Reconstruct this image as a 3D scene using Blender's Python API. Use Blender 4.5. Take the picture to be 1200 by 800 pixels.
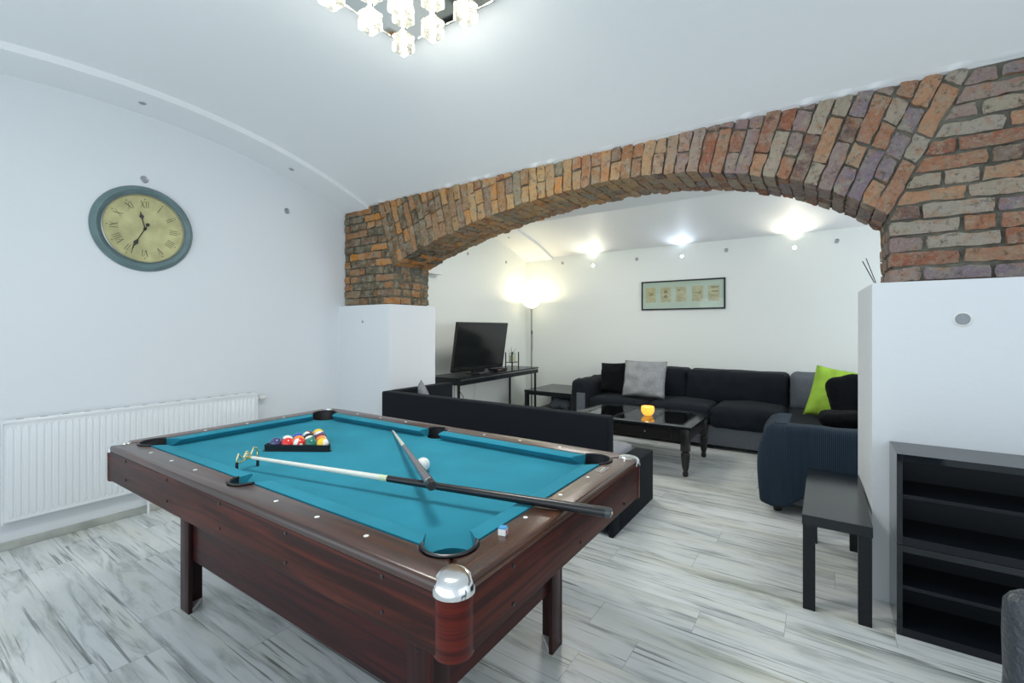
import bpy, bmesh, math, random
from mathutils import Vector, Matrix, noise
R = random.Random(7)
PI = math.pi
for o in list(bpy.data.objects): bpy.data.objects.remove(o, do_unlink=True)
S = bpy.context.scene
C = S.collection

# ------------------------------------------------------------------ camera
cam_d = bpy.data.cameras.new('camera'); cam = bpy.data.objects.new('camera', cam_d); C.objects.link(cam)
cam_d.sensor_width = 36.0; cam_d.lens = 537.0/1200*36; cam_d.shift_y = -16/1200; cam_d.clip_start = .02
cam.location = (0, 0, 1.34); cam.rotation_euler = (PI/2, 0, .597)
S.camera = cam
# ------------------------------------------------------------------ world, lights, exposure
w = bpy.data.worlds.new('world'); S.world = w; w.use_nodes = True
w.node_tree.nodes['Background'].inputs[0].default_value = (.80, .91, 1.0, 1)
w.node_tree.nodes['Background'].inputs[1].default_value = .95
S.view_settings.view_transform = 'Standard'; S.view_settings.look = 'None'
S.view_settings.exposure = 0.0; S.view_settings.gamma = 1.0; S.view_settings.use_curve_mapping = False

def lamp(name, kind, loc, power, color, size=.1, rot=None, size_y=None):
    d = bpy.data.lights.new(name, kind); d.energy = power; d.color = color
    if kind == 'AREA':
        d.size = size
        if size_y: d.shape = 'RECTANGLE'; d.size_y = size_y
    else: d.shadow_soft_size = size
    if kind == 'SPOT': d.spot_size = 2.4; d.spot_blend = 1.0
    o = bpy.data.objects.new(name, d); C.objects.link(o); o.location = loc
    if rot: o.rotation_euler = rot
    return o
# cool daylight fill added behind the camera and at right; windows unseen, assumed
lamp('daylight_fill', 'AREA', (-1.2, -.95, 1.35), 31, (.83, .93, 1.0), 3.6, (PI/2+.55, 0, 0), 2.0)
lamp('daylight_fill_side', 'AREA', (2.3, .8, 1.5), 9, (.83, .93, 1.0), 2.6, (PI/2, 0, PI/2), 1.9)
# added daylight fill toward the far wall; the window at right is assumed
lamp('lounge_daylight_fill', 'AREA', (2.2, 4.3, 1.6), 40, (.93, .96, 1.0), 1.4, Vector((-4.2, 1.6, 0)).to_track_quat('-Z', 'Y').to_euler(), 1.5)

lamp('lounge_fill_light', 'AREA', (-2.3, 4.5, 2.66), 28, (1.0, .97, .90), .7)  # added fill behind the soffit to even out the far wall; no fixture known
# ------------------------------------------------------------------ materials
def mat(name, col=(.5,.5,.5), rough=.5, metal=0, spec=.5, emit=None, es=0, coat=0, sheen=0, trans=0, bump=0, bscale=50, var=0, vscale=8):
    m = bpy.data.materials.new(name); m.use_nodes = True
    nt = m.node_tree; b = nt.nodes['Principled BSDF']
    b.inputs['Base Color'].default_value = (*col, 1); b.inputs['Roughness'].default_value = rough
    b.inputs['Metallic'].default_value = metal; b.inputs['Specular IOR Level'].default_value = spec
    b.inputs['Coat Weight'].default_value = coat; b.inputs['Sheen Weight'].default_value = sheen
    b.inputs['Transmission Weight'].default_value = trans
    if emit: b.inputs['Emission Color'].default_value = (*emit, 1); b.inputs['Emission Strength'].default_value = es
    if bump or var:
        tc = nt.nodes.new('ShaderNodeTexCoord')
        if bump:
            n = nt.nodes.new('ShaderNodeTexNoise'); n.inputs['Scale'].default_value = bscale; n.inputs['Detail'].default_value = 4
            nt.links.new(tc.outputs['Object'], n.inputs['Vector'])
            bp = nt.nodes.new('ShaderNodeBump'); bp.inputs['Strength'].default_value = bump; bp.inputs['Distance'].default_value = .01
            nt.links.new(n.outputs['Fac'], bp.inputs['Height']); nt.links.new(bp.outputs['Normal'], b.inputs['Normal'])
        if var:
            n = nt.nodes.new('ShaderNodeTexNoise'); n.inputs['Scale'].default_value = vscale; n.inputs['Detail'].default_value = 5
            nt.links.new(tc.outputs['Object'], n.inputs['Vector'])
            r = nt.nodes.new('ShaderNodeValToRGB')
            r.color_ramp.elements[0].position = .3; r.color_ramp.elements[1].position = .7
            r.color_ramp.elements[0].color = (*[c*(1-var) for c in col], 1); r.color_ramp.elements[1].color = (*[min(1, c*(1+var)) for c in col], 1)
            nt.links.new(n.outputs['Fac'], r.inputs['Fac']); nt.links.new(r.outputs['Color'], b.inputs['Base Color'])
    return m

def ramp(nt, stops, interp='LINEAR'):
    r = nt.nodes.new('ShaderNodeValToRGB'); cr = r.color_ramp; cr.interpolation = interp
    while len(cr.elements) < len(stops): cr.elements.new(.5)
    for e, (p, c) in zip(cr.elements, stops): e.position = p; e.color = (*c, 1)
    return r
def node(nt, kind, **k):
    n = nt.nodes.new(kind)
    for a, v in k.items(): setattr(n, a, v)
    return n

def wood(name, scale, dark=(.022,.010,.009), mid=(.060,.017,.012), red=(.135,.030,.017), rough=.3, coat=.15):
    m = bpy.data.materials.new(name); m.use_nodes = True; nt = m.node_tree; b = nt.nodes['Principled BSDF']
    tc = node(nt, 'ShaderNodeTexCoord'); mp = node(nt, 'ShaderNodeMapping'); mp.inputs['Scale'].default_value = scale
    n = node(nt, 'ShaderNodeTexNoise'); n.inputs['Scale'].default_value = 1; n.inputs['Detail'].default_value = 6; n.inputs['Distortion'].default_value = .8; n.inputs['Roughness'].default_value = .62
    r = ramp(nt, [(.28, dark), (.47, mid), (.62, red), (.78, dark)])
    nt.links.new(tc.outputs['Object'], mp.inputs['Vector']); nt.links.new(mp.outputs['Vector'], n.inputs['Vector'])
    nt.links.new(n.outputs['Fac'], r.inputs['Fac']); nt.links.new(r.outputs['Color'], b.inputs['Base Color'])
    b.inputs['Roughness'].default_value = rough; b.inputs['Specular IOR Level'].default_value = .5 if coat > .2 else .16; b.inputs['Coat Weight'].default_value = coat if coat > .2 else 0; b.inputs['Coat Roughness'].default_value = .2
    return m

def floor_mat():
    m = bpy.data.materials.new('grey_washed_laminate'); m.use_nodes = True; nt = m.node_tree; b = nt.nodes['Principled BSDF']; L = nt.links.new
    tc = node(nt, 'ShaderNodeTexCoord')
    br = node(nt, 'ShaderNodeTexBrick'); br.offset = 0; br.offset_frequency = 2
    br.inputs['Color1'].default_value = (0,0,0,1); br.inputs['Color2'].default_value = (1,1,1,1); br.inputs['Mortar'].default_value = (.5,.5,.5,1)
    br.inputs['Scale'].default_value = 1; br.inputs['Mortar Size'].default_value = .0013; br.inputs['Brick Width'].default_value = 1.28; br.inputs['Row Height'].default_value = .192
    br.inputs['Mortar Smooth'].default_value = .2; br.inputs['Bias'].default_value = 0
    sp_ = node(nt, 'ShaderNodeSeparateXYZ'); L(tc.outputs['Object'], sp_.inputs[0])
    dv_ = node(nt, 'ShaderNodeMath', operation='DIVIDE'); dv_.inputs[1].default_value = .192; L(sp_.outputs[1], dv_.inputs[0])
    fl_ = node(nt, 'ShaderNodeMath', operation='FLOOR'); L(dv_.outputs[0], fl_.inputs[0])
    wn_ = node(nt, 'ShaderNodeTexWhiteNoise', noise_dimensions='1D'); L(fl_.outputs[0], wn_.inputs['W'])
    ma_ = node(nt, 'ShaderNodeMath', operation='MULTIPLY_ADD'); ma_.inputs[1].default_value = 1.28; L(wn_.outputs['Value'], ma_.inputs[0]); L(sp_.outputs[0], ma_.inputs[2])
    cb_ = node(nt, 'ShaderNodeCombineXYZ'); L(ma_.outputs[0], cb_.inputs[0]); L(sp_.outputs[1], cb_.inputs[1]); L(cb_.outputs[0], br.inputs['Vector'])
    sep = node(nt, 'ShaderNodeSeparateColor'); L(br.outputs['Color'], sep.inputs['Color'])
    w1 = node(nt, 'ShaderNodeMath', operation='MULTIPLY'); w1.inputs[1].default_value = 37; L(sep.outputs[0], w1.inputs[0])
    mp = node(nt, 'ShaderNodeMapping'); mp.inputs['Scale'].default_value = (1.0, 7.5, 1); L(tc.outputs['Object'], mp.inputs['Vector'])
    n1 = node(nt, 'ShaderNodeTexNoise', noise_dimensions='4D'); n1.inputs['Scale'].default_value = 1.6; n1.inputs['Detail'].default_value = 7; n1.inputs['Roughness'].default_value = .62; n1.inputs['Distortion'].default_value = 1.1
    L(mp.outputs['Vector'], n1.inputs['Vector']); L(w1.outputs[0], n1.inputs['W'])
    r1 = ramp(nt, [(.26, (.22,.24,.24)), (.38, (.46,.49,.49)), (.50, (.70,.73,.735)), (.72, (.80,.82,.825))]); L(n1.outputs['Fac'], r1.inputs['Fac'])
    mp2 = node(nt, 'ShaderNodeMapping'); mp2.inputs['Scale'].default_value = (1.3, 46, 1); L(tc.outputs['Object'], mp2.inputs['Vector'])
    n2 = node(nt, 'ShaderNodeTexNoise', noise_dimensions='4D'); n2.inputs['Scale'].default_value = 1.4; n2.inputs['Detail'].default_value = 5; n2.inputs['Distortion'].default_value = .5
    L(mp2.outputs['Vector'], n2.inputs['Vector']); L(w1.outputs[0], n2.inputs['W'])
    r2 = ramp(nt, [(.345, (.22,.23,.23)), (.42, (1,1,1)), (.7, (1,1,1))]); L(n2.outputs['Fac'], r2.inputs['Fac'])
    mx = node(nt, 'ShaderNodeMix', data_type='RGBA', blend_type='MULTIPLY'); mx.inputs[0].default_value = .8
    L(r1.outputs['Color'], mx.inputs[6]); L(r2.outputs['Color'], mx.inputs[7])
    # each plank a little warmer or cooler
    n3 = node(nt, 'ShaderNodeTexNoise', noise_dimensions='4D'); n3.inputs['Scale'].default_value = .9; n3.inputs['Detail'].default_value = 3
    L(mp.outputs['Vector'], n3.inputs['Vector']); L(w1.outputs[0], n3.inputs['W'])
    r3 = ramp(nt, [(.35, (1.0,1.0,1.0)), (.55, (.98,.97,.92)), (.72, (.92,.88,.74))]); L(n3.outputs['Fac'], r3.inputs['Fac'])
    mx3 = node(nt, 'ShaderNodeMix', data_type='RGBA', blend_type='MULTIPLY'); mx3.inputs[0].default_value = .8
    L(mx.outputs[2], mx3.inputs[6]); L(r3.outputs['Color'], mx3.inputs[7])
    mx2 = node(nt, 'ShaderNodeMix', data_type='RGBA'); L(br.outputs['Fac'], mx2.inputs[0]); L(mx3.outputs[2], mx2.inputs[6]); mx2.inputs[7].default_value = (.34,.36,.36,1)
    L(mx2.outputs[2], b.inputs['Base Color']); b.inputs['Roughness'].default_value = .33; b.inputs['Specular IOR Level'].default_value = .5
    return m

def brick_mat():
    m = bpy.data.materials.new('old_brick'); m.use_nodes = True; nt = m.node_tree; b = nt.nodes['Principled BSDF']; L = nt.links.new
    tc = node(nt, 'ShaderNodeTexCoord'); g = node(nt, 'ShaderNodeNewGeometry')
    sx = node(nt, 'ShaderNodeSeparateXYZ'); L(tc.outputs['Object'], sx.inputs[0])
    ra = ramp(nt, [(0,(.10,.075,.045)),(.18,(.19,.12,.06)),(.34,(.12,.10,.06)),(.46,(.42,.17,.045)),(.58,(.20,.11,.06)),(.68,(.62,.24,.035)),(.82,(.38,.17,.06)),(.92,(.27,.18,.10))], 'CONSTANT')
    rm = ramp(nt, [(0,(.56,.32,.13)),(.2,(.40,.20,.08)),(.38,(.62,.27,.07)),(.52,(.30,.24,.15)),(.62,(.60,.36,.15)),(.8,(.46,.19,.08)),(.92,(.28,.18,.12))], 'CONSTANT')
    rb = ramp(nt, [(0,(.32,.22,.22)),(.16,(.46,.37,.29)),(.28,(.34,.13,.08)),(.40,(.27,.21,.25)),(.53,(.52,.28,.16)),(.66,(.38,.27,.24)),(.78,(.42,.19,.11)),(.88,(.19,.10,.09)),(.95,(.44,.38,.32))], 'CONSTANT')
    for r in (ra, rm, rb): L(g.outputs['Random Per Island'], r.inputs['Fac'])
    n0 = node(nt, 'ShaderNodeTexNoise'); n0.inputs['Scale'].default_value = 5; L(tc.outputs['Object'], n0.inputs['Vector'])
    ad = node(nt, 'ShaderNodeMath', operation='MULTIPLY_ADD'); ad.inputs[1].default_value = .5; L(n0.outputs['Fac'], ad.inputs[0]); L(sx.outputs[0], ad.inputs[2])
    m1 = node(nt, 'ShaderNodeMapRange'); m1.inputs[1].default_value = -2.75; m1.inputs[2].default_value = -2.2; L(ad.outputs[0], m1.inputs[0])
    m2 = node(nt, 'ShaderNodeMapRange'); m2.inputs[1].default_value = -1.1; m2.inputs[2].default_value = -.3; L(ad.outputs[0], m2.inputs[0])
    a = node(nt, 'ShaderNodeMix', data_type='RGBA'); L(m1.outputs[0], a.inputs[0]); L(ra.outputs['Color'], a.inputs[6]); L(rm.outputs['Color'], a.inputs[7])  # tone shifts along the arch: bricks' own colour, with some light painted in
    c = node(nt, 'ShaderNodeMix', data_type='RGBA'); L(m2.outputs[0], c.inputs[0]); L(a.outputs[2], c.inputs[6]); L(rb.outputs['Color'], c.inputs[7])
    # mottling inside each brick: pale lime, soot and rust
    def blot(scale, loc, lo, hi, amt, col, prev, rough=.72):
        mp = node(nt, 'ShaderNodeMapping'); mp.inputs['Location'].default_value = loc; L(tc.outputs['Object'], mp.inputs['Vector'])
        n_ = node(nt, 'ShaderNodeTexNoise'); n_.inputs['Scale'].default_value = scale; n_.inputs['Detail'].default_value = 8; n_.inputs['Roughness'].default_value = rough; L(mp.outputs['Vector'], n_.inputs['Vector'])
        f_ = node(nt, 'ShaderNodeMapRange'); f_.inputs[1].default_value = lo; f_.inputs[2].default_value = hi; f_.inputs[4].default_value = amt; L(n_.outputs['Fac'], f_.inputs[0])
        x_ = node(nt, 'ShaderNodeMix', data_type='RGBA'); L(f_.outputs[0], x_.inputs[0]); L(prev.outputs[2], x_.inputs[6]); x_.inputs[7].default_value = (*col, 1); return x_
    d = blot(11, (3,1,8), .44, .62, .60, (.36,.33,.25), c)
    d = blot(20, (1,9,2), .50, .64, .65, (.40,.37,.27), d)
    d = blot(17, (6,2,5), .52, .66, .60, (.42,.17,.06), d)
    d = blot(30, (7,3,1), .53, .64, .80, (.075,.070,.055), d, .8)
    h = blot(48, (2,7,4), .55, .66, .60, (.50,.47,.38), d, .8)
    L(h.outputs[2], b.inputs['Base Color']); b.inputs['Roughness'].default_value = .85; b.inputs['Specular IOR Level'].default_value = .3
    bp = node(nt, 'ShaderNodeBump'); bp.inputs['Strength'].default_value = 1.0; bp.inputs['Distance'].default_value = .022
    n4 = node(nt, 'ShaderNodeTexNoise'); n4.inputs['Scale'].default_value = 45; n4.inputs['Detail'].default_value = 9; n4.inputs['Roughness'].default_value = .7; L(tc.outputs['Object'], n4.inputs['Vector'])
    L(n4.outputs['Fac'], bp.inputs['Height']); L(bp.outputs['Normal'], b.inputs['Normal'])
    return m

def crystal():
    m = bpy.data.materials.new('crystal'); m.use_nodes = True; nt = m.node_tree; L = nt.links.new
    for n in list(nt.nodes): nt.nodes.remove(n)
    o = node(nt, 'ShaderNodeOutputMaterial'); t = node(nt, 'ShaderNodeBsdfTransparent'); t.inputs[0].default_value = (.95,.95,.90,1)
    gl = node(nt, 'ShaderNodeBsdfGlossy'); gl.inputs['Roughness'].default_value = .05
    fr = node(nt, 'ShaderNodeFresnel'); fr.inputs[0].default_value = 1.6
    mx = node(nt, 'ShaderNodeMixShader'); L(fr.outputs[0], mx.inputs[0]); L(t.outputs[0], mx.inputs[1]); L(gl.outputs[0], mx.inputs[2])
    df = node(nt, 'ShaderNodeBsdfTranslucent'); df.inputs[0].default_value = (.95,.94,.85,1)
    m2 = node(nt, 'ShaderNodeMixShader'); m2.inputs[0].default_value = .10; L(mx.outputs[0], m2.inputs[1]); L(df.outputs[0], m2.inputs[2])
    L(m2.outputs[0], o.inputs[0]); return m
def thin_glass(name='clear_glass', tint=(.93,.96,.95), ior=1.5):
    m = bpy.data.materials.new(name); m.use_nodes = True; nt = m.node_tree; L = nt.links.new
    for n in list(nt.nodes): nt.nodes.remove(n)
    o = node(nt, 'ShaderNodeOutputMaterial'); t = node(nt, 'ShaderNodeBsdfTransparent'); t.inputs[0].default_value = (*tint,1)
    gl = node(nt, 'ShaderNodeBsdfGlossy'); gl.inputs['Roughness'].default_value = .03
    lw = node(nt, 'ShaderNodeLayerWeight'); lw.inputs[0].default_value = .5
    pw = node(nt, 'ShaderNodeMath', operation='POWER'); pw.inputs[1].default_value = 4.5; L(lw.outputs['Facing'], pw.inputs[0])
    fr = node(nt, 'ShaderNodeMath', operation='MULTIPLY_ADD'); fr.inputs[1].default_value = .9; fr.inputs[2].default_value = .035; L(pw.outputs[0], fr.inputs[0])
    mx = node(nt, 'ShaderNodeMixShader'); L(fr.outputs[0], mx.inputs[0]); L(t.outputs[0], mx.inputs[1]); L(gl.outputs[0], mx.inputs[2])
    L(mx.outputs[0], o.inputs[0]); return m

M = {}
WD = dict(dark=(.016,.009,.009), mid=(.036,.012,.010), red=(.085,.020,.013))
M['wall'] = mat('white_plaster', (.755,.785,.81), .75, spec=.25, bump=.12, bscale=22)
M['ceil'] = mat('white_ceiling_paint', (.86,.88,.89), .55, spec=.3, bump=.10, bscale=9)
M['wall2'] = mat('white_lounge_plaster', (.775,.815,.79), .7, spec=.25, bump=.10, bscale=22)
M['floor'] = floor_mat()
M['skirt'] = mat('laminate_skirting', (.44,.46,.42), .4, var=.25, vscale=6)
M['brick'] = brick_mat()
M['mortar'] = mat('old_mortar', (.135,.130,.105), .95, spec=.2, bump=1.0, bscale=40, var=.45, vscale=14)
M['wood_x'] = wood('rosewood_laminate_lengthwise', (1.6, 34, 34), rough=.42, **WD)
M['wood_y'] = wood('rosewood_laminate_crosswise', (34, 1.6, 34), rough=.42, **WD)
M['wood_z'] = wood('rosewood_laminate_upright', (26, 26, 1.2), dark=(.016,.010,.011), mid=(.032,.014,.014), red=(.062,.016,.014))
M['wood_dark'] = wood('rosewood_laminate_dark', (1.3, 22, 22), dark=(.013,.008,.009), mid=(.030,.012,.013), red=(.062,.015,.014))
M['wood_dark_y'] = wood('rosewood_laminate_dark_crosswise', (22, 1.3, 22), dark=(.013,.008,.009), mid=(.030,.012,.013), red=(.062,.015,.014))
M['wood_corner'] = wood('red_rosewood_corner', (1.5, 1.5, 60), dark=(.020,.006,.006), mid=(.065,.010,.008), red=(.115,.016,.010), rough=.3, coat=.12)
M['rail_x'] = wood('rail_top_lengthwise', (1.3, 20, 20), dark=(.028,.017,.014), mid=(.048,.022,.017), red=(.085,.032,.019), rough=.30, coat=.3)
M['rail_y'] = wood('rail_top_crosswise', (20, 1.3, 20), dark=(.030,.016,.012), mid=(.060,.026,.016), red=(.11,.042,.020), rough=.27, coat=.3)
M['cloth'] = mat('teal_billiard_cloth', (.022,.24,.335), .85, spec=.15, sheen=.03, bump=.25, bscale=600, var=.10, vscale=5)
M['black_rubber'] = mat('black_rubber', (.012,.012,.014), .45)
M['black_plastic'] = mat('black_plastic', (.010,.010,.012), .3)
M['black_lacquer'] = mat('black_lacquer', (.010,.013,.016), .25, spec=.35)
M['gloss_panel'] = mat('glossy_black_foil', (.008,.011,.014), .17, spec=.38)
M['cab_gloss'] = mat('high_gloss_black_foil', (.008,.011,.014), .07, spec=.5)
M['black_wood'] = mat('black_brown_laminate', (.006,.008,.011), .4, spec=.3, bump=.05, bscale=90)
M['black_old'] = mat('worn_black_paint', (.014,.013,.012), .28, bump=.2, bscale=60)
M['chrome'] = mat('chrome', (.86,.87,.88), .12, metal=1)
M['brass'] = mat('brass', (.78,.70,.42), .2, metal=1)
M['steel'] = mat('brushed_steel', (.55,.56,.57), .3, metal=1)
M['dark_steel'] = mat('grey_metal', (.30,.31,.30), .4, metal=.6)
M['ivory'] = mat('ivory_inlay', (.82,.82,.80), .3)
M['white_paint'] = mat('white_enamel', (.80,.83,.85), .3, coat=.2)
M['white_dull'] = mat('white_plastic', (.78,.78,.75), .45)
M['charcoal'] = mat('charcoal_velour', (.010,.012,.016), .9, spec=.12, sheen=.03, bump=.35, bscale=120)
M['cover'] = mat('dark_stretch_cover', (.012,.015,.020), .9, spec=.12, sheen=.03, bump=.35, bscale=60, var=.15, vscale=9)
M['greyfab'] = mat('grey_upholstery', (.115,.13,.15), .9, spec=.15, bump=.4, bscale=320, var=.25, vscale=140)
M['greyseat'] = mat('light_grey_upholstery', (.28,.29,.31), .9, spec=.15, bump=.4, bscale=320, var=.15, vscale=160)
M['greypillow'] = mat('grey_cotton', (.27,.285,.30), .9, spec=.15, bump=.5, bscale=160, var=.35, vscale=120)
M['green'] = mat('lime_green_cotton', (.34,.56,.065), .8, spec=.2, bump=.2, bscale=200, var=.12, vscale=10)
M['blackfur'] = mat('black_plush', (.006,.007,.009), .95, spec=.08, sheen=.03, bump=1.0, bscale=95)
M['white'] = mat('white_gloss', (.85,.85,.82), .12, coat=.5)
M['screen'] = mat('dark_screen', (.012,.014,.014), .12, spec=.6)
M['leather'] = mat('dark_grey_leather', (.035,.042,.050), .33, bump=.5, bscale=110)
M['paper'] = mat('aged_paper', (.60,.52,.32), .8, var=.15, vscale=30)
M['mount'] = mat('pale_mount_board', (.60,.66,.57), .7)
M['ink'] = mat('brown_ink', (.16,.10,.06), .8)
M['glass'] = thin_glass()
M['crystal'] = crystal()

def corduroy():
    m = mat('navy_ribbed_throw', (.020,.036,.055), .9, spec=.12, sheen=.04); nt = m.node_tree; b = nt.nodes['Principled BSDF']; L = nt.links.new
    tc = node(nt, 'ShaderNodeTexCoord'); wv = node(nt, 'ShaderNodeTexWave'); wv.bands_direction = 'X'; wv.inputs['Scale'].default_value = 28
    L(tc.outputs['Object'], wv.inputs['Vector']); r = ramp(nt, [(0,(.013,.022,.034)),(1,(.030,.050,.074))]); L(wv.outputs['Fac'], r.inputs['Fac']); L(r.outputs['Color'], b.inputs['Base Color'])
    bp = node(nt, 'ShaderNodeBump'); bp.inputs['Strength'].default_value = .5; bp.inputs['Distance'].default_value = .004; L(wv.outputs['Fac'], bp.inputs['Height']); L(bp.outputs['Normal'], b.inputs['Normal'])
    return m
M['corduroy'] = corduroy()

# ------------------------------------------------------------------ mesh helpers
def BM(): return bmesh.new()
def add(bm, t):
    me = bpy.data.meshes.new('t'); t.to_mesh(me); t.free(); bm.from_mesh(me); bpy.data.meshes.remove(me)
def bx(bm, x0, x1, y0, y1, z0, z1, bev=0, seg=2, mtx=None):
    t = BM(); bmesh.ops.create_cube(t, size=1)
    for v in t.verts: v.co = Vector(((x0+x1)/2+v.co.x*(x1-x0), (y0+y1)/2+v.co.y*(y1-y0), (z0+z1)/2+v.co.z*(z1-z0)))
    if bev: bmesh.ops.bevel(t, geom=t.edges[:], offset=bev, segments=seg, profile=.5, affect='EDGES')
    if mtx: bmesh.ops.transform(t, matrix=mtx, verts=t.verts)
    add(bm, t)
def lathe(bm, prof, seg=24, mtx=None, cap=True):
    t = BM(); rings = []
    for r, z in prof:
        rings.append([t.verts.new((r*math.cos(2*PI*i/seg), r*math.sin(2*PI*i/seg), z)) for i in range(seg)] if r > 1e-6 else [t.verts.new((0,0,z))])
    for a, b in zip(rings, rings[1:]):
        for i in range(seg):
            j = (i+1) % seg
            if len(a) == 1 and len(b) == 1: continue
            if len(a) == 1: t.faces.new((a[0], b[j], b[i]))
            elif len(b) == 1: t.faces.new((a[i], a[j], b[0]))
            else: t.faces.new((a[i], a[j], b[j], b[i]))
    if cap:
        for rg in (rings[0], rings[-1]):
            if len(rg) > 1: t.faces.new(rg)
    bmesh.ops.recalc_face_normals(t, faces=t.faces)
    if mtx: bmesh.ops.transform(t, matrix=mtx, verts=t.verts)
    add(bm, t)
def tube(bm, pts, rad, seg=10, closed=False):
    pts = [Vector(p) for p in pts]; n = len(pts); rads = rad if hasattr(rad, '__len__') else [rad]*n
    t = BM(); rings = []; up = None
    for i, p in enumerate(pts):
        if closed: d = (pts[(i+1) % n]-pts[i-1])
        else: d = pts[min(i+1, n-1)]-pts[max(i-1, 0)]
        d.normalize()
        if up is None: up = Vector((0,0,1)) if abs(d.z) < .9 else Vector((1,0,0))
        s = d.cross(up).normalized(); up = s.cross(d).normalized()
        rings.append([t.verts.new(p + (s*math.cos(2*PI*k/seg)+up*math.sin(2*PI*k/seg))*rads[i]) for k in range(seg)])
    pr = list(zip(rings, rings[1:])) + ([(rings[-1], rings[0])] if closed else [])
    for a, b in pr:
        for k in range(seg): t.faces.new((a[k], a[(k+1) % seg], b[(k+1) % seg], b[k]))
    if not closed: t.faces.new(rings[0]); t.faces.new(rings[-1])
    bmesh.ops.recalc_face_normals(t, faces=t.faces); add(bm, t)
def prism(bm, pts, z0, z1, bev=0, mtx=None, holes=()):
    """2D outline (with holes) extruded along z"""
    t = BM(); es = []
    for loop in [pts]+list(holes):
        vs = [t.verts.new((x, y, z0)) for x, y in loop]
        es += [t.edges.new((vs[i], vs[(i+1) % len(vs)])) for i in range(len(vs))]
    bmesh.ops.triangle_fill(t, use_beauty=True, use_dissolve=False, edges=es)
    r = bmesh.ops.extrude_face_region(t, geom=t.faces[:])
    for v in [g for g in r['geom'] if isinstance(g, bmesh.types.BMVert)]: v.co.z = z1
    bmesh.ops.recalc_face_normals(t, faces=t.faces)
    if bev:
        ed = [e for e in t.edges if len(e.link_faces) == 2 and e.calc_face_angle(0) > .9 and all(abs(v.co.z-max(z0, z1)) < 1e-6 for v in e.verts)]
        bmesh.ops.bevel(t, geom=ed, offset=bev, segments=3, profile=.5, affect='EDGES')
    if mtx: bmesh.ops.transform(t, matrix=mtx, verts=t.verts)
    add(bm, t)
def softbox(bm, x0, x1, y0, y1, z0, z1, r=.05, cuts=14, bz=0, by=0, amp=0, fr=5, mtx=None):
    t = BM(); bmesh.ops.create_cube(t, size=2); bmesh.ops.subdivide_edges(t, edges=t.edges[:], cuts=cuts, use_grid_fill=True)
    c = Vector(((x0+x1)/2, (y0+y1)/2, (z0+z1)/2)); h = Vector(((x1-x0)/2, (y1-y0)/2, (z1-z0)/2)); r = min(r, *h)
    for v in t.verts:
        q = Vector(math.sin(a*PI/2)*.35+a*.65 for a in v.co)
        p = Vector((q.x*h.x, q.y*h.y, q.z*h.z)); cl = Vector(max(-h[i]+r, min(h[i]-r, p[i])) for i in range(3)); d = p-cl
        if d.length > 1e-9: p = cl+d.normalized()*r
        e = (1-q.x**2)*(1-q.y**2)
        if bz and q.z > 0: p.z += bz*e*q.z
        if by and q.y < 0: p.y += by*(1-q.x**4)*(1-q.z**2)*q.y
        w = c+p
        if amp:
            nv = noise.noise(w*fr)*amp+noise.noise(w*fr*2.7+Vector((3,1,2)))*amp*.4
            dd = p.normalized(); w = w+dd*nv
        v.co = w
    bmesh.ops.recalc_face_normals(t, faces=t.faces)
    if mtx: bmesh.ops.transform(t, matrix=mtx, verts=t.verts)
    add(bm, t)
def pillow(bm, bl, br, tr, tl, th=.13, n=18, amp=.012, fr=7, pinch=.05):
    bl, br, tr, tl = [Vector(p) for p in (bl, br, tr, tl)]
    nrm = (br-bl).cross(tl-bl).normalized(); cen = (bl+br+tr+tl)/4
    t = BM(); gr = {}
    for s in (1, -1):
        for i in range(n+1):
            for j in range(n+1):
                u, v = i/n, j/n; a, b = 2*u-1, 2*v-1
                edge = i in (0, n) or j in (0, n)
                if edge and s == -1: gr[s, i, j] = gr[1, i, j]; continue
                p = bl*(1-u)*(1-v)+br*u*(1-v)+tr*u*v+tl*(1-u)*v
                k = 1-pinch*(1-max(abs(a), abs(b))**0*min(abs(a), abs(b))**2)*max(abs(a), abs(b))**4
                p = cen+(p-cen)*k
                hgt = th/2*(max(0, (1-a*a))*max(0, (1-b*b)))**.42
                wv = noise.noise(p*fr+Vector((s*5, 0, 0)))*amp+noise.noise(p*fr*2.6)*amp*.5
                if edge: wv *= .25
                gr[s, i, j] = t.verts.new(p+nrm*(s*hgt+wv))
        for i in range(n):
            for j in range(n):
                q = [gr[s, i, j], gr[s, i+1, j], gr[s, i+1, j+1], gr[s, i, j+1]]
                if s == -1: q.reverse()
                t.faces.new(q)
    bmesh.ops.recalc_face_normals(t, faces=t.faces); add(bm, t)

def thick(t, d):
    """give an open sheet a second side and rim"""
    bmesh.ops.recalc_face_normals(t, faces=t.faces); t.normal_update()
    vs = list(t.verts); fs = list(t.faces); be = [e for e in t.edges if len(e.link_faces) == 1]
    mp = {v: t.verts.new(v.co-v.normal*d) for v in vs}
    for f in fs: t.faces.new([mp[v] for v in reversed(f.verts)])
    for e in be:
        a, b_ = e.verts; t.faces.new((a, b_, mp[b_], mp[a]))
    bmesh.ops.recalc_face_normals(t, faces=t.faces)
def obj(name, bm, m, parent=None, smooth=False, label=None, angle=35):
    me = bpy.data.meshes.new(name); bm.to_mesh(me); bm.free(); me.materials.append(m)
    if smooth:
        for p in me.polygons: p.use_smooth = True
        me.set_sharp_from_angle(angle=math.radians(angle))
    o = bpy.data.objects.new(name, me); C.objects.link(o)
    if parent: o.parent = parent
    if label: o['label'] = label
    return o
def tag(o, label, cat, group=None, kind=None):
    o['label'] = label; o['category'] = cat
    if group: o['group'] = group
    if kind: o['kind'] = kind
    return o
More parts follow.
